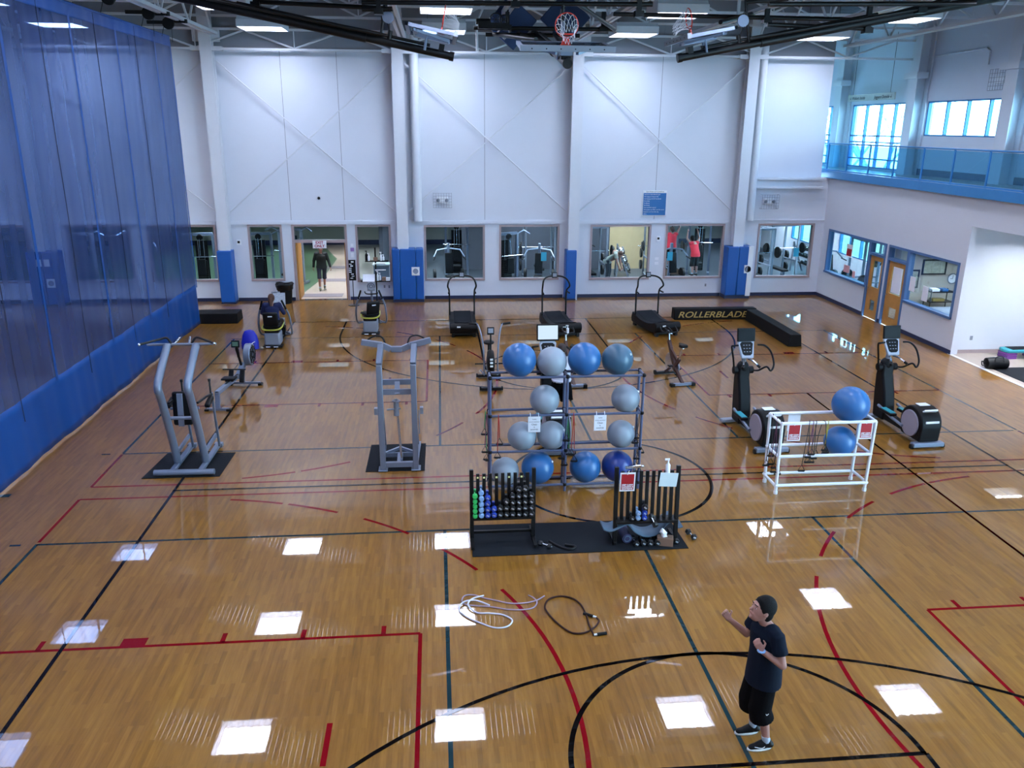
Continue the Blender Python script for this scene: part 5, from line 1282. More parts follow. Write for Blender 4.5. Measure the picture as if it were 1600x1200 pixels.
# folded yoga mat slung under the right rack
P = spline([(-.62, .30), (-.50, .27), (-.30, .36), (-.22, .34), (-.12, .22), (.05, .13), (.22, .15), (.36, .30), (.46, .36), (.50, .30), (.56, .24), (.62, .26)], 5)
g = G(); vs = []; fs = []
for y in (-2.50, -2.36, -2.20):
    for p in P: vs.append((p[0], y + .05 * math.sin(p[0] * 3), p[1] + .06 * (y + 2.46) * math.sin(p[0] * 5)))
W = len(P)
for j in range(2):
    for i in range(W - 1): fs.append((j * W + i, j * W + i + 1, (j + 1) * W + i + 1, (j + 1) * W + i))
g.add(vs, fs); o = tag(g.build('yoga_mat', M('yoga_slate', '4c6276', .7)), 'slate grey yoga mat sagging across the bottom of the right dumbbell rack', 'yoga mat')
m_ = o.modifiers.new('thick', 'SOLIDIFY'); m_.thickness = .02
t = thing('yoga_mat_roll', 'rolled purple-grey mat end under the sagging yoga mat', 'yoga mat', (-.24, -2.3, .09))
g = G(); g.cyl((0, -.18, 0), (0, .18, 0), .075, n=18); g.build('roll', M('roll_purple', '36365a', .7), t)
g = G(); g.torus((0, -.185, 0), .045, .008, 'y', 18, 5); g.build('roll_end', 'yoga_slate', t)
t = thing('tissue_box', 'brown cardboard tissue box with a white tissue on the long mat', 'tissue box', (.33, -2.55, .012), -.25)
g = G(); g.box(-.12, .12, -.07, .07, 0, .13); g.build('carton', 'cardboard', t, .005)
g = G(); g.lathe([(.035, 0), (.03, .03), (.045, .07), (.02, .12), (.004, .14)], (-.01, 0, .128), 12)
for i, v in enumerate(g.v): g.v[i] = (v[0] * 1.3 - .3 * (v[2] - .128), v[1] * (.6 + .4 * math.sin(i)), v[2])
g.build('tissue', 'paper', t)

# ------------------------------------------------------------------ white tube rack
M('pvc_white', 'e8edf5', 0.35, var=0.02)
t = thing('tube_rack', 'white plastic tube rack with two shelves, between the two ellipticals', 'rack', (3.55, -.65, 0))
XS = (-.83, .83); YS = (-.26, .26)
for x in XS:
    for y in YS:
        lx = x + (.06 if x < 0 else .0)
        g = G(); g.cyl((x * .97, y * .95, 0), (x, y, 1.30), .028, n=12); g.build('post', 'pvc_white', t)
        g = G(); g.cyl((x * .97, y * .95, 0), (x * .97, y * .95, .05), .036, n=12); g.build('foot_cap', 'pvc_white', t)
    for z in (.16, .70, 1.30):
        g = G(); g.cyl((x, YS[0], z), (x, YS[1], z), .026, n=12); g.build('side_tube', 'pvc_white', t)
for y in YS:
    for z in (.16, .70, 1.30):
        g = G(); g.cyl((XS[0], y, z), (XS[1], y, z), .028, n=12); g.build('shelf_tube', 'pvc_white', t)
for (x, z, r, lab) in ((4.03, 1.30, .315, 'big blue ball sitting on top of the white tube rack'), (3.92, .70, .27, 'blue ball on the lower shelf of the white tube rack')):
    ball(x, z + math.sqrt((r + .028) ** 2 - .26 ** 2), r, 'ball_blue', lab, -.65)
red_notice(2.93, -.95, 1.31, 'red notice on the left part of the white tube rack')
red_notice(4.20, -.95, 1.31, 'red notice on the right part of the white tube rack')
g = G(); g.obox((3.18, -.37, 1.13), (.22, .005, .34)); tag(g.build('white_sheet', 'paper'), 'blank pale sheet on the rear tube of the white tube rack', 'sheet')
for x, l1, l2, m, dx, lab in ((3.20, .75, .62, 'band_black', .06, 'dark band on the white rack, first right of the left notice'), (3.27, .50, .62, 'band_purple', .05, 'purple band on the white rack, second right of the left notice'), (3.32, .45, .55, 'band_black', .04, 'black band on the white rack, third right of the left notice'),
                         (3.46, .42, .50, 'band_black', -.07, 'black band on the white rack, nearest the lower blue ball'), (3.53, .38, .48, 'band_yellow', .02, 'yellow band on the white rack, touching the lower ball')):
    band(lab, x, -.91, 1.30, l1, l2, m, dx, 'resistance bands on the white rack')
for y, l1, l2, m, lab in ((-.86, .78, .85, 'band_black', 'black band over the left end of the white rack, front one'), (-.70, .7, .8, 'band_purple', 'purple band over the left end of the white rack'), (-.52, .8, .65, 'band_black', 'black band over the left end of the white rack, rear one')):
    band(lab, 2.72, y, 1.30, l1, l2, m, .05, 'resistance bands on the white rack')

# ------------------------------------------------------------------ ropes on the floor
def rope(lab, pts, m, r, name='skipping_rope'):
    t = thing(name, lab, 'rope', (pts[0][0], pts[0][1], 0), 0); x0, y0 = pts[0][0], pts[0][1]
    g = G(); g.tube(spline([(p[0] - x0, p[1] - y0, r + .001 + (p[2] if len(p) > 2 else 0)) for p in pts], 7), r, 7); g.build('cord', m, t); return t, x0, y0
M('rope_white', 'c8c8d4', .5); M('rope_mauve', '9a8698', .5); M('rope_brown', '2e1512', .6, spec=.2)
t, x0, y0 = rope('white and mauve cord lying in loops on the floor left of the dark rope', [(-1.68, -3.83), (-1.80, -3.93), (-1.95, -3.98), (-2.15, -3.98), (-2.35, -3.89), (-2.50, -3.82), (-2.62, -3.74), (-2.75, -3.74), (-2.80, -3.86), (-2.75, -3.96), (-2.6, -4.0), (-2.42, -4.04), (-2.2, -4.12), (-2.0, -4.14), (-1.86, -4.10), (-1.80, -3.97), (-1.84, -3.86), (-1.90, -3.80)], 'rope_mauve', .009, 'loose_cord')
g = G(); g.tube(spline([(-2.50 - x0, -3.79 - y0, .03), (-2.66 - x0, -3.86 - y0, .03), (-2.72 - x0, -4.0 - y0, .03), (-2.62 - x0, -4.16 - y0, .012), (-2.45 - x0, -4.19 - y0, .012), (-2.28 - x0, -4.24 - y0, .012), (-2.17 - x0, -4.37 - y0, .012), (-2.24 - x0, -4.50 - y0, .012), (-2.40 - x0, -4.52 - y0, .012), (-2.58 - x0, -4.40 - y0, .012), (-2.75 - x0, -4.25 - y0, .012), (-2.84 - x0, -4.08 - y0, .012), (-2.78 - x0, -3.93 - y0, .03), (-2.62 - x0, -3.90 - y0, .03), (-2.44 - x0, -4.04 - y0, .035)], 7), .0105, 7); g.build('white_cord', 'rope_white', t)
t, x0, y0 = rope('dark brown skipping rope with two black handles on the floor', [(-1.08, -4.40), (-1.06, -4.48), (-1.15, -4.62), (-1.30, -4.72), (-1.45, -4.70), (-1.58, -4.52), (-1.68, -4.28), (-1.71, -4.10), (-1.64, -3.93), (-1.48, -3.86), (-1.32, -3.92), (-1.23, -4.08), (-1.20, -4.3), (-1.20, -4.52), (-1.20, -4.66, .018), (-1.18, -4.78)], 'rope_brown', .012)
for (a, b) in (((-1.08, -4.40), (-1.20, -4.32)), ((-1.18, -4.78), (-1.05, -4.76))):
    d = Vector((b[0] - a[0], b[1] - a[1], 0)); p0 = Vector((a[0] - x0, a[1] - y0, .02))
    g = G(); g.cyl(p0, p0 + d * .3, .013); h = g.build('ferrule', 'white_plastic', t)
    g = G(); g.cyl(p0 + d * .3, p0 + d * 1.25, .02, n=12); g.build('handle', 'black_plastic', t)

# ------------------------------------------------------------------ alcove: stepper platforms and bag
def step(lab, x, y, z, top=True):
    t = thing('aerobic_step', lab, 'step platform', (x, y, z), 0, 'aerobic steps stacked in the alcove')
    g = G()
    for s in (-1, 1): g.prism([(s * .22, -.20), (s * .52, -.20), (s * .56, 0), (s * .52, .20), (s * .22, .20)], 0, .052, 'z')
    g.build('riser', 'purple', t, .01)
    return t
for k in range(3): step('purple riser of the alcove step stack, %s' % ('lowest', 'middle', 'upper')[k], 13.15, 7.30, .001 + k * .056)
t = thing('aerobic_step', 'teal and black topped aerobic step on purple risers in the alcove', 'step platform', (13.15, 7.30, .17), 0, 'aerobic steps stacked in the alcove')
g = G(); g.prism([(-.56, 0), (-.50, -.21), (.50, -.21), (.56, 0), (.50, .21), (-.50, .21)], 0, .09, 'z'); g.build('body', 'teal', t, .03)
g = G(); g.box(-.36, .42, -.17, .17, .09, .098); g.build('tread', 'black_rubber', t)
t = thing('duffel_bag', 'black duffel bag lying on the alcove floor beside the wooden floor edge', 'bag', (11.72, 6.25, .0), -.1)
g = G(); g.tube([(-.30, 0, .15), (-.27, 0, .15), (-.1, 0, .16), (.12, 0, .15), (.27, 0, .14), (.30, 0, .14)], [.08, .14, .155, .15, .135, .08], 16, sx=1.05); b = g.build('bag_body', 'black_plastic', t)
g = G(); g.tube([(-.2, 0, .307), (0, 0, .32), (.22, 0, .295)], .008, 6); g.build('zip', 'grey_plastic', t)
g = G(); g.tube(spline([(-.12, -.14, .2), (-.1, -.12, .34), (.08, -.1, .35), (.12, -.14, .2)], 5), .012, 6); g.tube(spline([(-.30, .02, .15), (-.38, .02, .2), (-.38, -.02, .1), (-.3, -.02, .1)], 5), .014, 6); g.build('carry_strap', 'black_metal', t)

# ------------------------------------------------------------------ people
def blob(g, name, m, parent, voxel, it=4):
    o = g.build(name, m, parent)
    r = o.modifiers.new('merge', 'REMESH'); r.mode = 'VOXEL'; r.voxel_size = voxel; r.use_smooth_shade = True
    s = o.modifiers.new('soften', 'SMOOTH'); s.factor = .5; s.iterations = it
    return o
def hand(g, w, d, nrm, side, curl, k=1.0):
    """palm and five fingers from wrist w pointing along d; nrm = palm normal; side +1/-1 puts the thumb"""
    d = Vector(d).normalized(); n = Vector(nrm); n = (n - d * n.dot(d)).normalized(); a = d.cross(n) * side; w = Vector(w)
    for q in (-.026, -.009, .009, .026): g.capsule(w + d * .01 + a * q * .7, w + d * .085 * k + a * q, .016, .014)
    for i, (q, L) in enumerate(((.030, .072), (.010, .08), (-.010, .074), (-.029, .058))):
        p = w + d * .088 * k + a * q; dd = d
        for s in range(3):
            ang = curl * (.5 + .35 * s); v = (d * math.cos(ang * (s + 1)) + n * math.sin(ang * (s + 1))).normalized()
            e = p + v * L * (.42, .32, .26)[s]; g.capsule(p, e, .0095 - s * .0006, .009 - s * .0006, 8); p = e
    p = w + d * .03 + a * .03; e = p + (d * .55 + a * .75 + n * .25).normalized() * .045; g.capsule(p, e, .013, .011, 8)
    g.capsule(e, e + (d * .85 + a * (.3 - .5 * curl) + n * .5 * curl).normalized() * .032, .0105, .009, 8)
def person(label, loc, rz, J, shirt, pants, hair, sleeve=.55, hem=.40, voxel=.008, group=None, long_sleeve=False, pants_r=.095, hair_len=0.0, shirt_hem=.80, shoes='black_plastic', face=True, skin='skin', hs=1.05):
    t = thing('person', label, 'person', loc, rz, group)
    j = dict(head=(0, -.03, 1.58), neck=(0, 0, 1.44), chest=(0, 0, 1.25), pelvis=(0, .02, .93), shL=(.18, 0, 1.40), elL=(.24, .04, 1.12), wrL=(.24, -.06, .88), shR=(-.18, 0, 1.40), elR=(-.24, .04, 1.12), wrR=(-.24, -.06, .88),
             hipL=(.09, .02, .90), knL=(.10, -.02, .48), anL=(.10, .03, .09), hipR=(-.09, .02, .90), knR=(-.10, -.02, .48), anR=(-.10, .03, .09), look=(0, -1, 0), curl=.7, hdL=None, hdR=None, hnL=None, hnR=None, toeL=(0, -1, 0), toeR=(0, -1, 0))
    j.update(J); v = {k: Vector(x) for k, x in j.items() if isinstance(x, tuple)}
    look = v['look'].normalized(); up = (Vector((0, 0, 1)) - look * look.z).normalized(); rt = look.cross(up)
    R = Matrix((rt, -look * -1, up)).transposed(); H = v['head']
    def hp(x, y, z): return H + (rt * x + look * y + up * z) * hs      # head space: x side, y forward, z up
    HR = Matrix((rt, look, up)).transposed()
    g = G()
    g.sph(H, hs, (.076, .096, .108), 22, 16, HR); g.sph(hp(0, .03, -.055), hs, (.055, .062, .068), 16, 12, HR)
    g.capsule(hp(0, .088, .012), hp(0, .110, -.018), .010, .014); g.capsule(hp(-.022, .082, -.05), hp(.022, .082, -.05), .012, .012); g.sph(hp(0, .078, -.088), .02)
    g.capsule(hp(-.03, .082, .035), hp(.03, .082, .035), .014, .014)
    for s in (-1, 1): g.sph(hp(s * .079, -.005, -.01), 1, (.012, .022, .032), 10, 8, HR)
    g.capsule(v['neck'] - Vector((0, 0, .05)), hp(0, -.012, -.06), .058, .052)
    c, p = v['chest'], v['pelvis']
    g.sph(c, 1, (.155, .105, .20), 20, 14); g.capsule(c - Vector((0, 0, .1)), p, .11, .125); g.sph(p, 1, (.15, .11, .12))
    for s in 'LR':
        sd = 1 if s == 'L' else -1
        g.capsule(v['neck'] - Vector((0, 0, .04)), v['sh' + s], .05, .055); g.capsule(v['sh' + s], v['el' + s], .052, .040); g.capsule(v['el' + s], v['wr' + s], .041, .027)
        d = Vector(j['hd' + s]) if j['hd' + s] else (v['wr' + s] - v['el' + s]); n = Vector(j['hn' + s]) if j['hn' + s] else Vector((-sd, 0, 0))
        hand(g, v['wr' + s], d, n, -sd if abs(n.x) > .5 else sd, j['curl'])
        g.capsule(v['hip' + s], v['kn' + s], .085, .058); k, a = v['kn' + s], v['an' + s]
        m = k.lerp(a, .35) + Vector((0, .018, 0)); g.capsule(k, m, .056, .055); g.capsule(m, a, .054, .036); g.capsule(a, a + v['toe' + s] * .03 - Vector((0, 0, .04)), .035, .03)
    body = blob(g, 'body', skin, t, voxel)
    if face:
        for s in (-1, 1):
            g = G(); g.sph(hp(s * .030, .077, .008), .0105, n=12, m=8); e = g.build('eye', 'white_plastic', body)
            g = G(); g.sph(hp(s * .030, .0842, .008), .0058, n=8, m=6); g.build('iris', 'ink', e)
            g = G(); g.capsule(hp(s * .016, .094, .036), hp(s * .046, .086, .037), .005, .004); g.build('eyebrow', hair, body)
        g = G(); g.capsule(hp(-.02, .093, -.052), hp(.02, .093, -.052), .005, .005); g.build('lips', M('lips', '8c5048', .5), body)
    g = G(); g.sph(hp(0, -.022, .026), hs, (.088, .106, .108), 22, 16, HR); g.sph(hp(0, -.060, -.035), hs, (.072, .058, .075), 16, 12, HR); g.sph(hp(0, .018, .072), 1, (.070, .066, .045), 16, 10, HR)
    if hair_len: g.capsule(hp(0, -.09, -.02), hp(0, -.12, -.02 - hair_len), .06, .035)
    # keep the forehead free: trim what lies before the face
    blob(g, 'hair', hair, t, max(voxel, .008), 2)
    # shirt: one loose body that runs from the collar to below the waist
    g = G(); ht = Vector((0, 0, 1)); hz = p + ht * (shirt_hem - p.z) if shirt_hem > p.z - .5 else p
    fw = (v['shL'] - v['shR']).normalized(); bk = fw.cross(ht)
    rings = [(v['neck'] - ht * .035, .075, .07), (v['neck'].lerp(c, .25) - ht * .01, .15, .095), (v['neck'].lerp(c, .6), .20, .128), (c, .195, .140), (c.lerp(p, .45), .180, .145), (p, .192, .165), (hz, .202, .178)]
    vs = []; n_ = 28
    for q, rx_, ry_ in rings:
        for k in range(n_): a_ = 2 * PI * k / n_; vs.append(q + fw * rx_ * math.cos(a_) + bk * ry_ * math.sin(a_))
    fs = [tuple(reversed(range(n_))), tuple(range((len(rings) - 1) * n_, len(rings) * n_))]
    for i in range(len(rings) - 1):
        for k in range(n_): k2 = (k + 1) % n_; fs.append((i * n_ + k, i * n_ + k2, (i + 1) * n_ + k2, (i + 1) * n_ + k))
    g.add(vs, fs)
    for s in 'LR':
        sp_, ep_ = v['sh' + s], v['el' + s]
        g.capsule(c.lerp(sp_, .55) + ht * .05, sp_ - ht * .01, .085, .070)
        if long_sleeve:
            g.capsule(sp_, ep_, .07, .058); g.tube([ep_.lerp(sp_, .05), v['wr' + s]], [.056, .042], 14); g.sph(ep_, .057)
        elif sleeve > .2:
            g.tube([sp_ + ht * .01, sp_.lerp(ep_, sleeve * .6), sp_.lerp(ep_, sleeve)], [.074, .074, .078], 16)
    blob(g, 'shirt', shirt, t, max(voxel, .01), 4)
    g = G(); g.capsule(p + fw * .05, p - fw * .05, .125, .125); g.capsule(v['hipL'] + ht * .0, v['hipR'], .105, .105)
    for s in 'LR':
        h, k, a = v['hip' + s], v['kn' + s], v['an' + s]
        if hem <= .2: g.tube([h, k, a + ht * .03], [.105, .08, .068], 16); g.sph(k, .08)
        elif hem > k.z: g.tube([h, h.lerp(k, min(1, (h.z - hem) / max(.05, h.z - k.z)))], [.112, pants_r], 18)
        else: g.tube([h, h.lerp(k, .5), k, k.lerp(a, (k.z - hem) / (k.z - a.z))], [.100, pants_r, pants_r * 1.03, pants_r * 1.1], 18)
    blob(g, 'shorts' if hem > .2 else 'trousers', pants, t, max(voxel, .01), 4)
    for s in 'LR':
        a = v['an' + s]; f = v['toe' + s].normalized(); z0 = a.z - .09
        g = G(); base = Vector((a.x, a.y, z0))
        g.capsule(base - f * .045 + ht * .045, base + f * .02 + ht * .055, .038, .042); g.capsule(base + f * .02 + ht * .05, base + f * .16 + ht * .032, .042, .032); g.capsule(base - f * .02 + ht * .05, base - f * .01 + ht * .085, .042, .046); g.capsule(base + ht * .075, base + f * .09 + ht * .05, .045, .036)
        sh = blob(g, 'shoe', shoes, t, max(voxel, .008), 3)
        ps = [base + f * (.07 + .135 * math.cos(q)) + f.cross(ht) * .045 * math.sin(q) for q in [2 * PI * i / 20 for i in range(20)]]
        g = G(); g.add([q + ht * .004 for q in ps] + [q + ht * .026 for q in ps], [tuple(range(20)), tuple(range(20, 40))] + [(i, (i + 1) % 20, 20 + (i + 1) % 20, 20 + i) for i in range(20)]); g.build('sole', 'sole', sh, .004)
        g = G(); g.tube([a + ht * .0, a.lerp(v['kn' + s], .18)], [.044, .040], 14); g.build('sock', 'sock', t)
    return t
man = person('young man with short black hair, dark T-shirt and black shorts, fists raised', (.13, -6.72, 0), math.radians(-86),
    dict(head=(0, -.065, 1.575), neck=(0, .0, 1.44), chest=(0, .01, 1.24), pelvis=(0, .03, .93), shL=(.185, .02, 1.385), elL=(.265, .07, 1.10), wrL=(.175, -.11, 1.22), shR=(-.185, -.0, 1.385), elR=(-.25, -.07, 1.13), wrR=(-.275, -.26, 1.30),
         hipL=(.08, .03, .88), knL=(.095, -.02, .48), anL=(.12, .08, .09), hipR=(-.08, .02, .88), knR=(-.09, -.04, .48), anR=(-.12, .05, .09), look=(.03, -.95, .30), curl=.95, hdL=(-.2, -.45, .75), hnL=(-1, .3, .2), hdR=(-.1, -.5, .7), hnR=(1, .1, .2)),
    'shirt_navy', 'shorts_black', 'hair', .62, .36, .0065, None, False, .112, 0, .74, hs=1.12)
g = G(); g.torus((.185, -.125, 1.235), .031, .011, 'z', 18, 8); g.build('wrist_band', M('band_pale', '7fa6d8', .5, var=.4, scale=30), man)
g = G(); g.tube(spline([(.168, .045, .062), (.166, .02, .045), (.163, -.01, .048), (.158, -.06, .062)], 4), [.003] * 13, 6)
g.build('shoe_mark', 'white_plastic', man)
g = G(); g.tube(spline([(.205, -.01, .50), (.210, .0, .485), (.207, .02, .50)], 4), .0035, 5); g.build('shorts_mark', 'white_plastic', man)
person('person in a navy sweater with brown hair, back turned, seated on the left recumbent stepper', (-7.73, 9.92, .0), PI,
    dict(head=(0, -.02, 1.36), neck=(0, 0, 1.20), chest=(0, .0, 1.02), pelvis=(0, .02, .74), shL=(.20, 0, 1.19), elL=(.30, -.10, .92), wrL=(.12, -.36, 1.05), shR=(-.20, 0, 1.19), elR=(-.30, -.10, .92), wrR=(-.12, -.36, 1.05),
         hipL=(.09, -.02, .72), knL=(.13, -.48, .62), anL=(.13, -.72, .30), hipR=(-.09, -.02, .72), knR=(-.13, -.48, .62), anR=(-.13, -.72, .30), look=(0, -1, -.2)),
    M('sweater_navy', '17204a', .9, var=.1), 'black_plastic', 'hair_brown', voxel=.012, long_sleeve=True, hem=.1, hair_len=.16, shirt_hem=.78, face=False)
g = G(); g.obox((-7.60, 10.38, 1.22), (.34, .01, .42), rx=-.25, rz=.1); tag(g.build('newspaper', M('newsprint', 'a8aeb8', .8, var=.5, scale=30)), 'grey newspaper held up by the seated person in navy', 'newspaper')
person('person with dark hair and black shorts on the elliptical behind the ball rack', (-.63, 1.95, .44), PI,
    dict(head=(0, -.02, 1.44), neck=(0, .02, 1.29), chest=(0, .03, 1.10), pelvis=(0, .05, .80), shL=(.18, .02, 1.25), elL=(.27, -.1, 1.02), wrL=(.25, -.36, 1.10), shR=(-.18, .02, 1.25), elR=(-.27, -.1, 1.02), wrR=(-.25, -.36, 1.10),
         hipL=(.09, .05, .78), knL=(.12, -.14, .44), anL=(.15, -.02, .16), hipR=(-.09, .05, .78), knR=(-.12, 0, .42), anR=(-.15, .22, .10)),
    M('shirt_pale', 'b8bcc8', .85), 'shorts_black', M('hair_dark_brown', '2a1c18', .8), voxel=.011, hem=.40, shirt_hem=.86, face=False, pants_r=.125)
person('person in black sweater and grey shorts walking up to the exit doorway', (-7.42, 18.2, .005), math.radians(8),
    dict(hipL=(.10, .02, .90), hipR=(-.10, .02, .90), elL=(.27, .0, 1.12), wrL=(.33, -.08, .88), elR=(-.27, .06, 1.12), wrR=(-.30, .0, .88), anL=(.08, .18, .12), knL=(.09, -.02, .50), anR=(-.10, -.12, .09), knR=(-.1, -.1, .48)),
    M('sweater_black', '10191a', .9), M('shorts_grey', '2c3040', .85), 'hair', voxel=.012, long_sleeve=True, hem=.46, shirt_hem=.86, shoes=M('shoe_olive', '5c5840', .6), pants_r=.078)
M('shirt_red', 'c8142e', .8); M('shirt_stone', '8f948c', .8)
person('person in a red sleeveless shirt with both arms raised, behind the right middle window', (6.5, 19.4, .55), PI,
    dict(elL=(.30, .0, 1.66), wrL=(.22, -.05, 1.92), elR=(-.30, .0, 1.66), wrR=(-.22, -.05, 1.92)), 'shirt_red', 'shorts_black', 'hair_brown', voxel=.013, sleeve=.1, face=False, group='gym users in the weight room')
person('person in a red sleeveless shirt bending forward beside the other red shirt', (7.35, 18.9, .3), math.radians(200),
    dict(head=(0, -.25, 1.48), neck=(0, -.16, 1.38), chest=(0, -.1, 1.2), shL=(.18, -.12, 1.34), shR=(-.18, -.12, 1.34), elL=(.3, -.2, 1.5), wrL=(.25, -.25, 1.75), elR=(-.3, -.2, 1.5), wrR=(-.25, -.25, 1.75)), 'shirt_red', 'shorts_black', 'hair', voxel=.013, sleeve=.1, face=False, group='gym users in the weight room')
person('person in a stone grey shirt bending over behind the window beside the rules board', (3.75, 18.6, .1), math.radians(60),
    dict(head=(0, -.48, 1.18), neck=(0, -.38, 1.22), chest=(0, -.24, 1.15), pelvis=(0, .05, .93), shL=(.18, -.34, 1.2), shR=(-.18, -.34, 1.2), elL=(.2, -.42, .9), wrL=(.15, -.5, .65), elR=(-.2, -.42, .9), wrR=(-.15, -.5, .65), look=(0, -.8, -.6)), 'shirt_stone', M('trousers_grey', '33363e', .85), 'hair_brown', voxel=.013, hem=.1, face=False, group='gym users in the weight room')

# ------------------------------------------------------------------ weight room equipment seen through the windows
def cable_machine(label, loc, rz=0, arms=True):
    t = thing('cable_machine', label, 'exercise machine', loc, rz, 'cable machines in the weight room')
    for s in (-.45, .45):
        g = G(); g.beam((s, 0, 0), (s, 0, 2.15), .09, .12, (0, 1, 0)); g.beam((s, -.5, .05), (s, .5, .05), .09, .08); g.build('upright', 'silver_paint', t)
    g = G(); g.beam((-.45, 0, 2.15), (.45, 0, 2.15), .1, .1); g.tube([(-.45, 0, 2.1), (-.7, -.1, 2.25), (-.95, -.15, 2.1)], .03); g.tube([(.45, 0, 2.1), (.7, -.1, 2.25), (.95, -.15, 2.1)], .03); g.build('top_beam', 'silver_paint', t)
    g = G()
    for k in range(14): g.box(-.18, .18, -.08, .08, .12 + k * .075, .185 + k * .075)
    g.build('weight_stack', 'black_metal', t)
    g = G(); g.cyl((-.1, 0, .1), (-.1, 0, 2.1), .012); g.cyl((.1, 0, .1), (.1, 0, 2.1), .012); g.build('guide_rod', 'chrome', t)
    g = G(); g.box(-.22, .22, .1, .14, .1, 1.9); g.build('shroud', 'black_plastic', t)
    g = G(); g.lathe([(.02, -.03), (.11, -.03), (.09, 0), (.11, .03), (.02, .03)], (0, -.12, 2.05), 18, 'y'); g.build('pulley_wheel', 'black_plastic', t)
    if arms:
        g = G(); g.cyl((-.55, -.3, 1.35), (.55, -.3, 1.35), .02); g.cyl((0, -.2, 2.0), (0, -.3, 1.38), .008); g.build('handle_bar', 'chrome', t)
        g = G(); g.obox((0, -.55, .5), (.32, .5, .09)); g.obox((0, -.25, .95), (.30, .09, .6), rx=-.1); g.build('seat_pad', 'black_plastic', t, .02)
    return t
def power_rack(label, loc, rz=0):
    t = thing('power_rack', label, 'exercise machine', loc, rz, 'power racks in the weight room')
    for x in (-.6, .6):
        for y in (-.55, .55):
            g = G(); g.beam((x, y, 0), (x, y, 2.3), .07, .07, (0, 1, 0)); g.build('post', 'grey_plastic', t)
    g = G()
    for x in (-.6, .6): g.beam((x, -.55, 2.27), (x, .55, 2.27), .07, .07); g.beam((x, -.55, .05), (x, .55, .05), .07, .07); g.beam((x, -.55, .8), (x, .55, .8), .04, .05)
    g.beam((-.6, .55, 2.27), (.6, .55, 2.27), .07, .07); g.beam((-.6, -.55, 2.27), (.6, -.55, 2.27), .07, .07); g.build('beam', 'grey_plastic', t)
    g = G(); g.cyl((-1.05, -.55, 1.35), (1.05, -.55, 1.35), .016); b = g.build('barbell', 'chrome', t)
    for s in (-1, 1):
        for k, r in enumerate((.22, .17)):
            g = G(); g.cyl((s * (.78 + k * .06), -.55, 1.35), (s * (.82 + k * .06), -.55, 1.35), r, n=26); g.build('plate', 'black_metal', b)
        g = G(); g.cyl((s * .68, .55, .9), (s * .76, .55, .9), .2, n=24); g.build('stored_plate', 'black_metal', t)
        g = G(); g.cyl((s * .68, .55, .4), (s * .76, .55, .4), .2, n=24); g.build('stored_plate', 'black_metal', t)
    g = G(); g.obox((0, -.2, .45), (.3, 1.2, .09)); g.build('bench_pad', 'black_plastic', t, .02)
    g = G(); g.beam((0, -.7, .05), (0, -.7, .42), .06, .06); g.beam((0, .3, .05), (0, .3, .42), .06, .06); g.beam((-.25, -.7, .04), (.25, -.7, .04), .05, .05); g.build('bench_leg', 'silver_paint', t)
    return t
def bench_machine(label, loc, rz=0):
    t = thing('bench_machine', label, 'exercise machine', loc, rz, 'bench machines in the weight room')
    g = G(); g.beam((-.5, 0, .05), (.5, 0, .05), .08, .08); g.beam((0, -.7, .05), (0, .8, .05), .08, .08); g.beam((0, .5, .05), (0, .35, 1.7), .09, .1); g.build('frame', 'silver_paint', t)
    g = G(); g.tube([(-.6, .1, 1.2), (-.45, .3, 1.45), (0, .38, 1.5), (.45, .3, 1.45), (.6, .1, 1.2)], .03); g.build('press_arm', 'silver_paint', t)
    for s in (-1, 1):
        g = G(); g.cyl((s * .55, .12, 1.2), (s * .62, -.1, 1.12), .022); g.build('grip', 'black_plastic', t)
        g = G(); g.cyl((s * .5, .4, .5), (s * .6, .4, .5), .2, n=24); g.build('plate', 'black_metal', t)
    g = G(); g.obox((0, -.15, .48), (.32, .45, .09)); g.build('seat_pad', 'black_plastic', t, .02)
    g = G(); g.obox((0, .16, .95), (.30, .09, .8), rx=-.15); g.build('back_pad', 'black_plastic', t, .02)
    return t
cm = cable_machine('silver cable machine behind the narrow window left of the exit door, left one', (-9.7, 18.3, 0), .1)
for i, (x, y, a, lab) in enumerate(((-8.75, 19.6, -.2, 'silver cable machine behind the narrow window left of the exit door, right one'), (-11.8, 18.2, .1, 'cable machine at the curtain edge window, near one'), (-13.9, 18.6, .3, 'cable machine seen through the curtain netting, right window'),
                      (-16.2, 18.4, 0, 'cable machine seen through the curtain netting, middle window'), (-19.0, 18.5, .2, 'cable machine seen through the curtain netting, left window'), (-.35, 18.0, .5, 'tall cable machine at the left of the window behind the middle treadmill'),
                      (8.3, 21.4, -.3, 'cable machine far behind the rightmost middle window'), (-2.2, 21.2, 0, 'cable machine against the dark wall, left treadmill window'))):
    dup(cm, (x, y, 0), a, lab)
pr = power_rack('power rack with loaded bar behind the window beside the rules board', (3.1, 19.4, 0), .05)
for x, y, a, lab in ((6.4, 20.7, -.1, 'power rack with loaded bar behind the right middle window, rear'), (9.6, 18.6, .15, 'power rack at the left of the rightmost back window'), (11.2, 19.9, .1, 'power rack behind the rightmost back window, farther one'), (1.2, 20.6, 0, 'power rack behind the window at the middle treadmill, rear right'), (12.7, 15.0, 1.5, 'power rack behind the office-side window')):
    dup(pr, (x, y, 0), a, lab)
bm_ = bench_machine('bench press machine in the left treadmill window, centred', (-2.55, 18.4, 0), .1)
for x, y, a, lab in ((.9, 18.2, -.2, 'bench machine behind the cyan note, middle treadmill window'), (6.3, 18.1, .2, 'bench machine low in the right middle window'), (-14.8, 20.6, 0, 'bench machine far behind the curtain netting'), (12.4, 17.3, .4, 'bench machine in the corner seen past the rightmost window'), (3.2, 21.5, .5, 'bench machine behind the bending person in stone grey')):
    dup(bm_, (x, y, 0), a, lab)
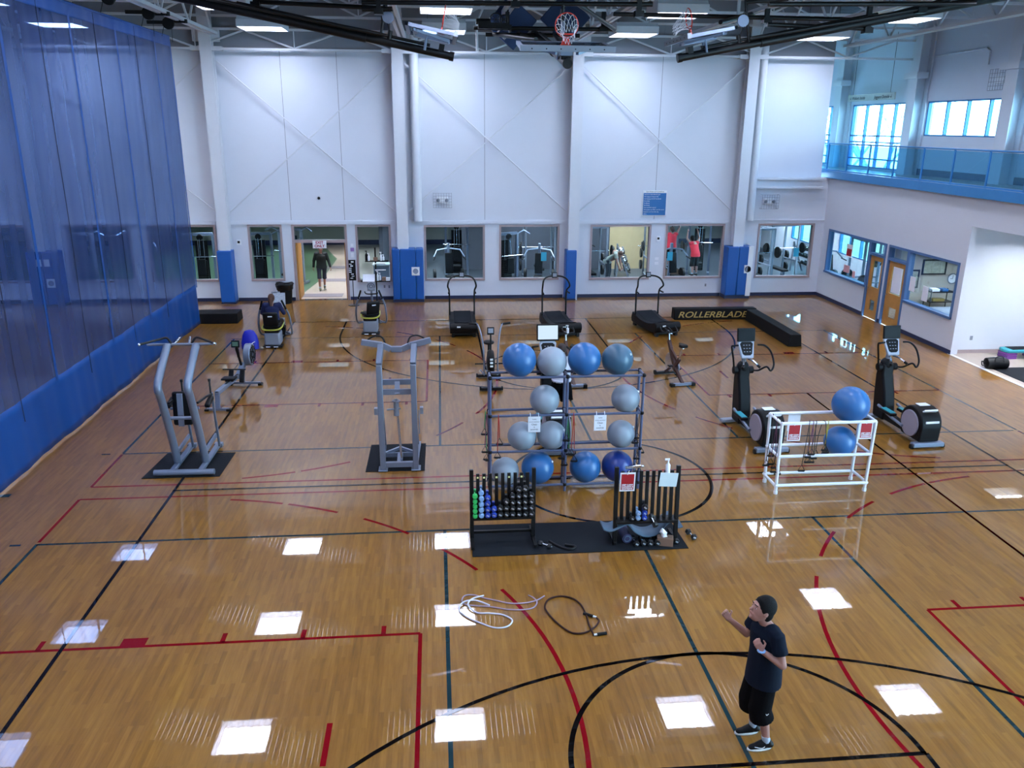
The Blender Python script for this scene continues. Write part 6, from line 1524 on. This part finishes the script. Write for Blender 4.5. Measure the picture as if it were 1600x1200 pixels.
def db_tower(label, loc, rz, L=2.0, group='dumbbell shelves in the weight room'):
    t = thing('dumbbell_shelf', label, 'rack', loc, rz, group)
    for z, y in ((.35, -.18), (.7, -.05), (1.05, .08)):
        g = G(); g.obox((0, y, z), (L, .28, .03), rx=.35); g.build('shelf', 'black_metal', t)
    for s in (-L / 2, L / 2):
        g = G(); g.beam((s, -.28, 0), (s, .22, 1.3), .06, .06); g.beam((s, .28, 0), (s, .2, 1.3), .06, .06); g.build('side_frame', 'grey_plastic', t)
    return t
def shelf_set(label, loc, rz, L, nm):
    db_tower(label, loc, rz, L); n = int(L / .24)
    Rz = Matrix.Rotation(rz, 3, 'Z')
    for ri, (z, y) in enumerate(((.44, -.18), (.79, -.05), (1.14, .08))):
        for k in range(n):
            p = Vector(loc) + Rz @ Vector((-L / 2 + .12 + k * .24, y, z))
            if (ri, k) == (0, 0) and 'proto' not in SH:
                t = thing('dumbbell', '', 'dumbbell', p, rz, nm)
                for s in (-1, 1):
                    g = G(); g.cyl((0, s * .09 - .03, 0), (0, s * .09 + .03, 0), .075, n=12); g.build('weight_head', 'db_black', t)
                g = G(); g.cyl((0, -.08, 0), (0, .08, 0), .015, n=8); g.build('handle', 'chrome', t); SH['proto'] = t
            else: t = dup(SH['proto'], p, rz, '', nm)
            t['label'] = 'black round dumbbell on the %s shelf of %s' % (('lowest', 'middle', 'top')[ri], label.split(',')[0])
SH = {}
shelf_set('long dumbbell shelf by the bright wall, rightmost back window', (12.9, 20.4, 0), PI / 2, 2.6, 'dumbbells on the shelf by the bright wall')
shelf_set('dumbbell shelf before the sandy wall, window beside the rules board', (4.75, 20.5, 0), 1.4, 1.5, 'dumbbells on the shelf before the sandy wall')
shelf_set('dumbbell shelf near the corner, office-side window', (13.5, 12.9, 0), PI / 2, 1.4, 'dumbbells on the shelf in the corner room')
for x, y, lab in ((-5.15, 18.3, 'grey cabinet with white top behind the sanitizer table window'),):
    t = thing('cabinet', lab, 'cabinet', (x, y, 0), 0); g = G(); g.box(-.3, .3, -.25, .25, 0, .95); g.build('body', 'grey_plastic', t, .01); g = G(); g.box(-.33, .33, -.28, .28, .95, 1.0); g.build('top', 'white_plastic', t)
    g = G(); g.box(-.28, .28, -.262, -.25, .05, .9); g.build('door', 'silver_paint', t)
# patterned entry mat tiles
for y, w in ((17.15, 1.5), (20.3, 1.1), (23.5, 1.2)):
    g = G(); g.box(-7.3 - w / 2, -7.3 + w / 2, y - .25, y + .35, .0, .008); tag(g.build('floor_tile_inlay', M('inlay_grey', '6a6570', .5)), 'grey inlaid floor tile rectangle beyond the exit door, %s' % ('nearest' if y < 18 else 'middle' if y < 22 else 'farthest'), 'floor inlay', 'grey inlays beyond the exit door')

# box under the person with raised arms
t = thing('plyo_box', 'dark wooden jump box under the person in red with raised arms', 'box', (6.5, 19.4, 0))
g = G(); g.box(-.3, .3, -.3, .3, .006, .545); g.build('box_body', 'cardboard', t, .01)
g = G(); g.box(-.28, .28, -.28, .28, .545, .552); g.build('top_grip', 'black_rubber', t)
# bare trees outside the tall corner windows
M('bark', 'c2cac6', .9)
def tree(label, x, y, h):
    t = thing('bare_tree', label, 'tree', (x, y, 0), 0, 'trees outside the corner windows')
    g = G()
    def br(p, d, L, r, n):
        q = p + d * L; g.tube([p, p.lerp(q, .5) + Vector((random.uniform(-.05, .05), random.uniform(-.05, .05), 0)) * L, q], [r, r * .85, r * .65], 5)
        if n:
            for k in range(3):
                a = random.uniform(0, 2 * PI); dd = (d + Vector((math.cos(a), math.sin(a), random.uniform(-.1, .5))) * .75).normalized(); br(q, dd, L * random.uniform(.6, .8), r * .6, n - 1)
    br(Vector((0, 0, 0)), Vector((0, 0, 1)), h * .42, .14, 5)
    g.build('trunk', 'bark', t)
tree('bare tree outside the corner windows, nearer the column', 21.5, 31.5, 8.0); tree('bare tree outside the corner windows, farther left', 23.0, 35.5, 8.5); tree('bare tree outside the corner windows, middle one', 20.5, 33.5, 8.0)
g = G(); g.box(14.5, 60, -10, 60, -.4, -.2); struct(g.build('ground_outside', M('lawn', '5e6a4c', .9, var=.2)))
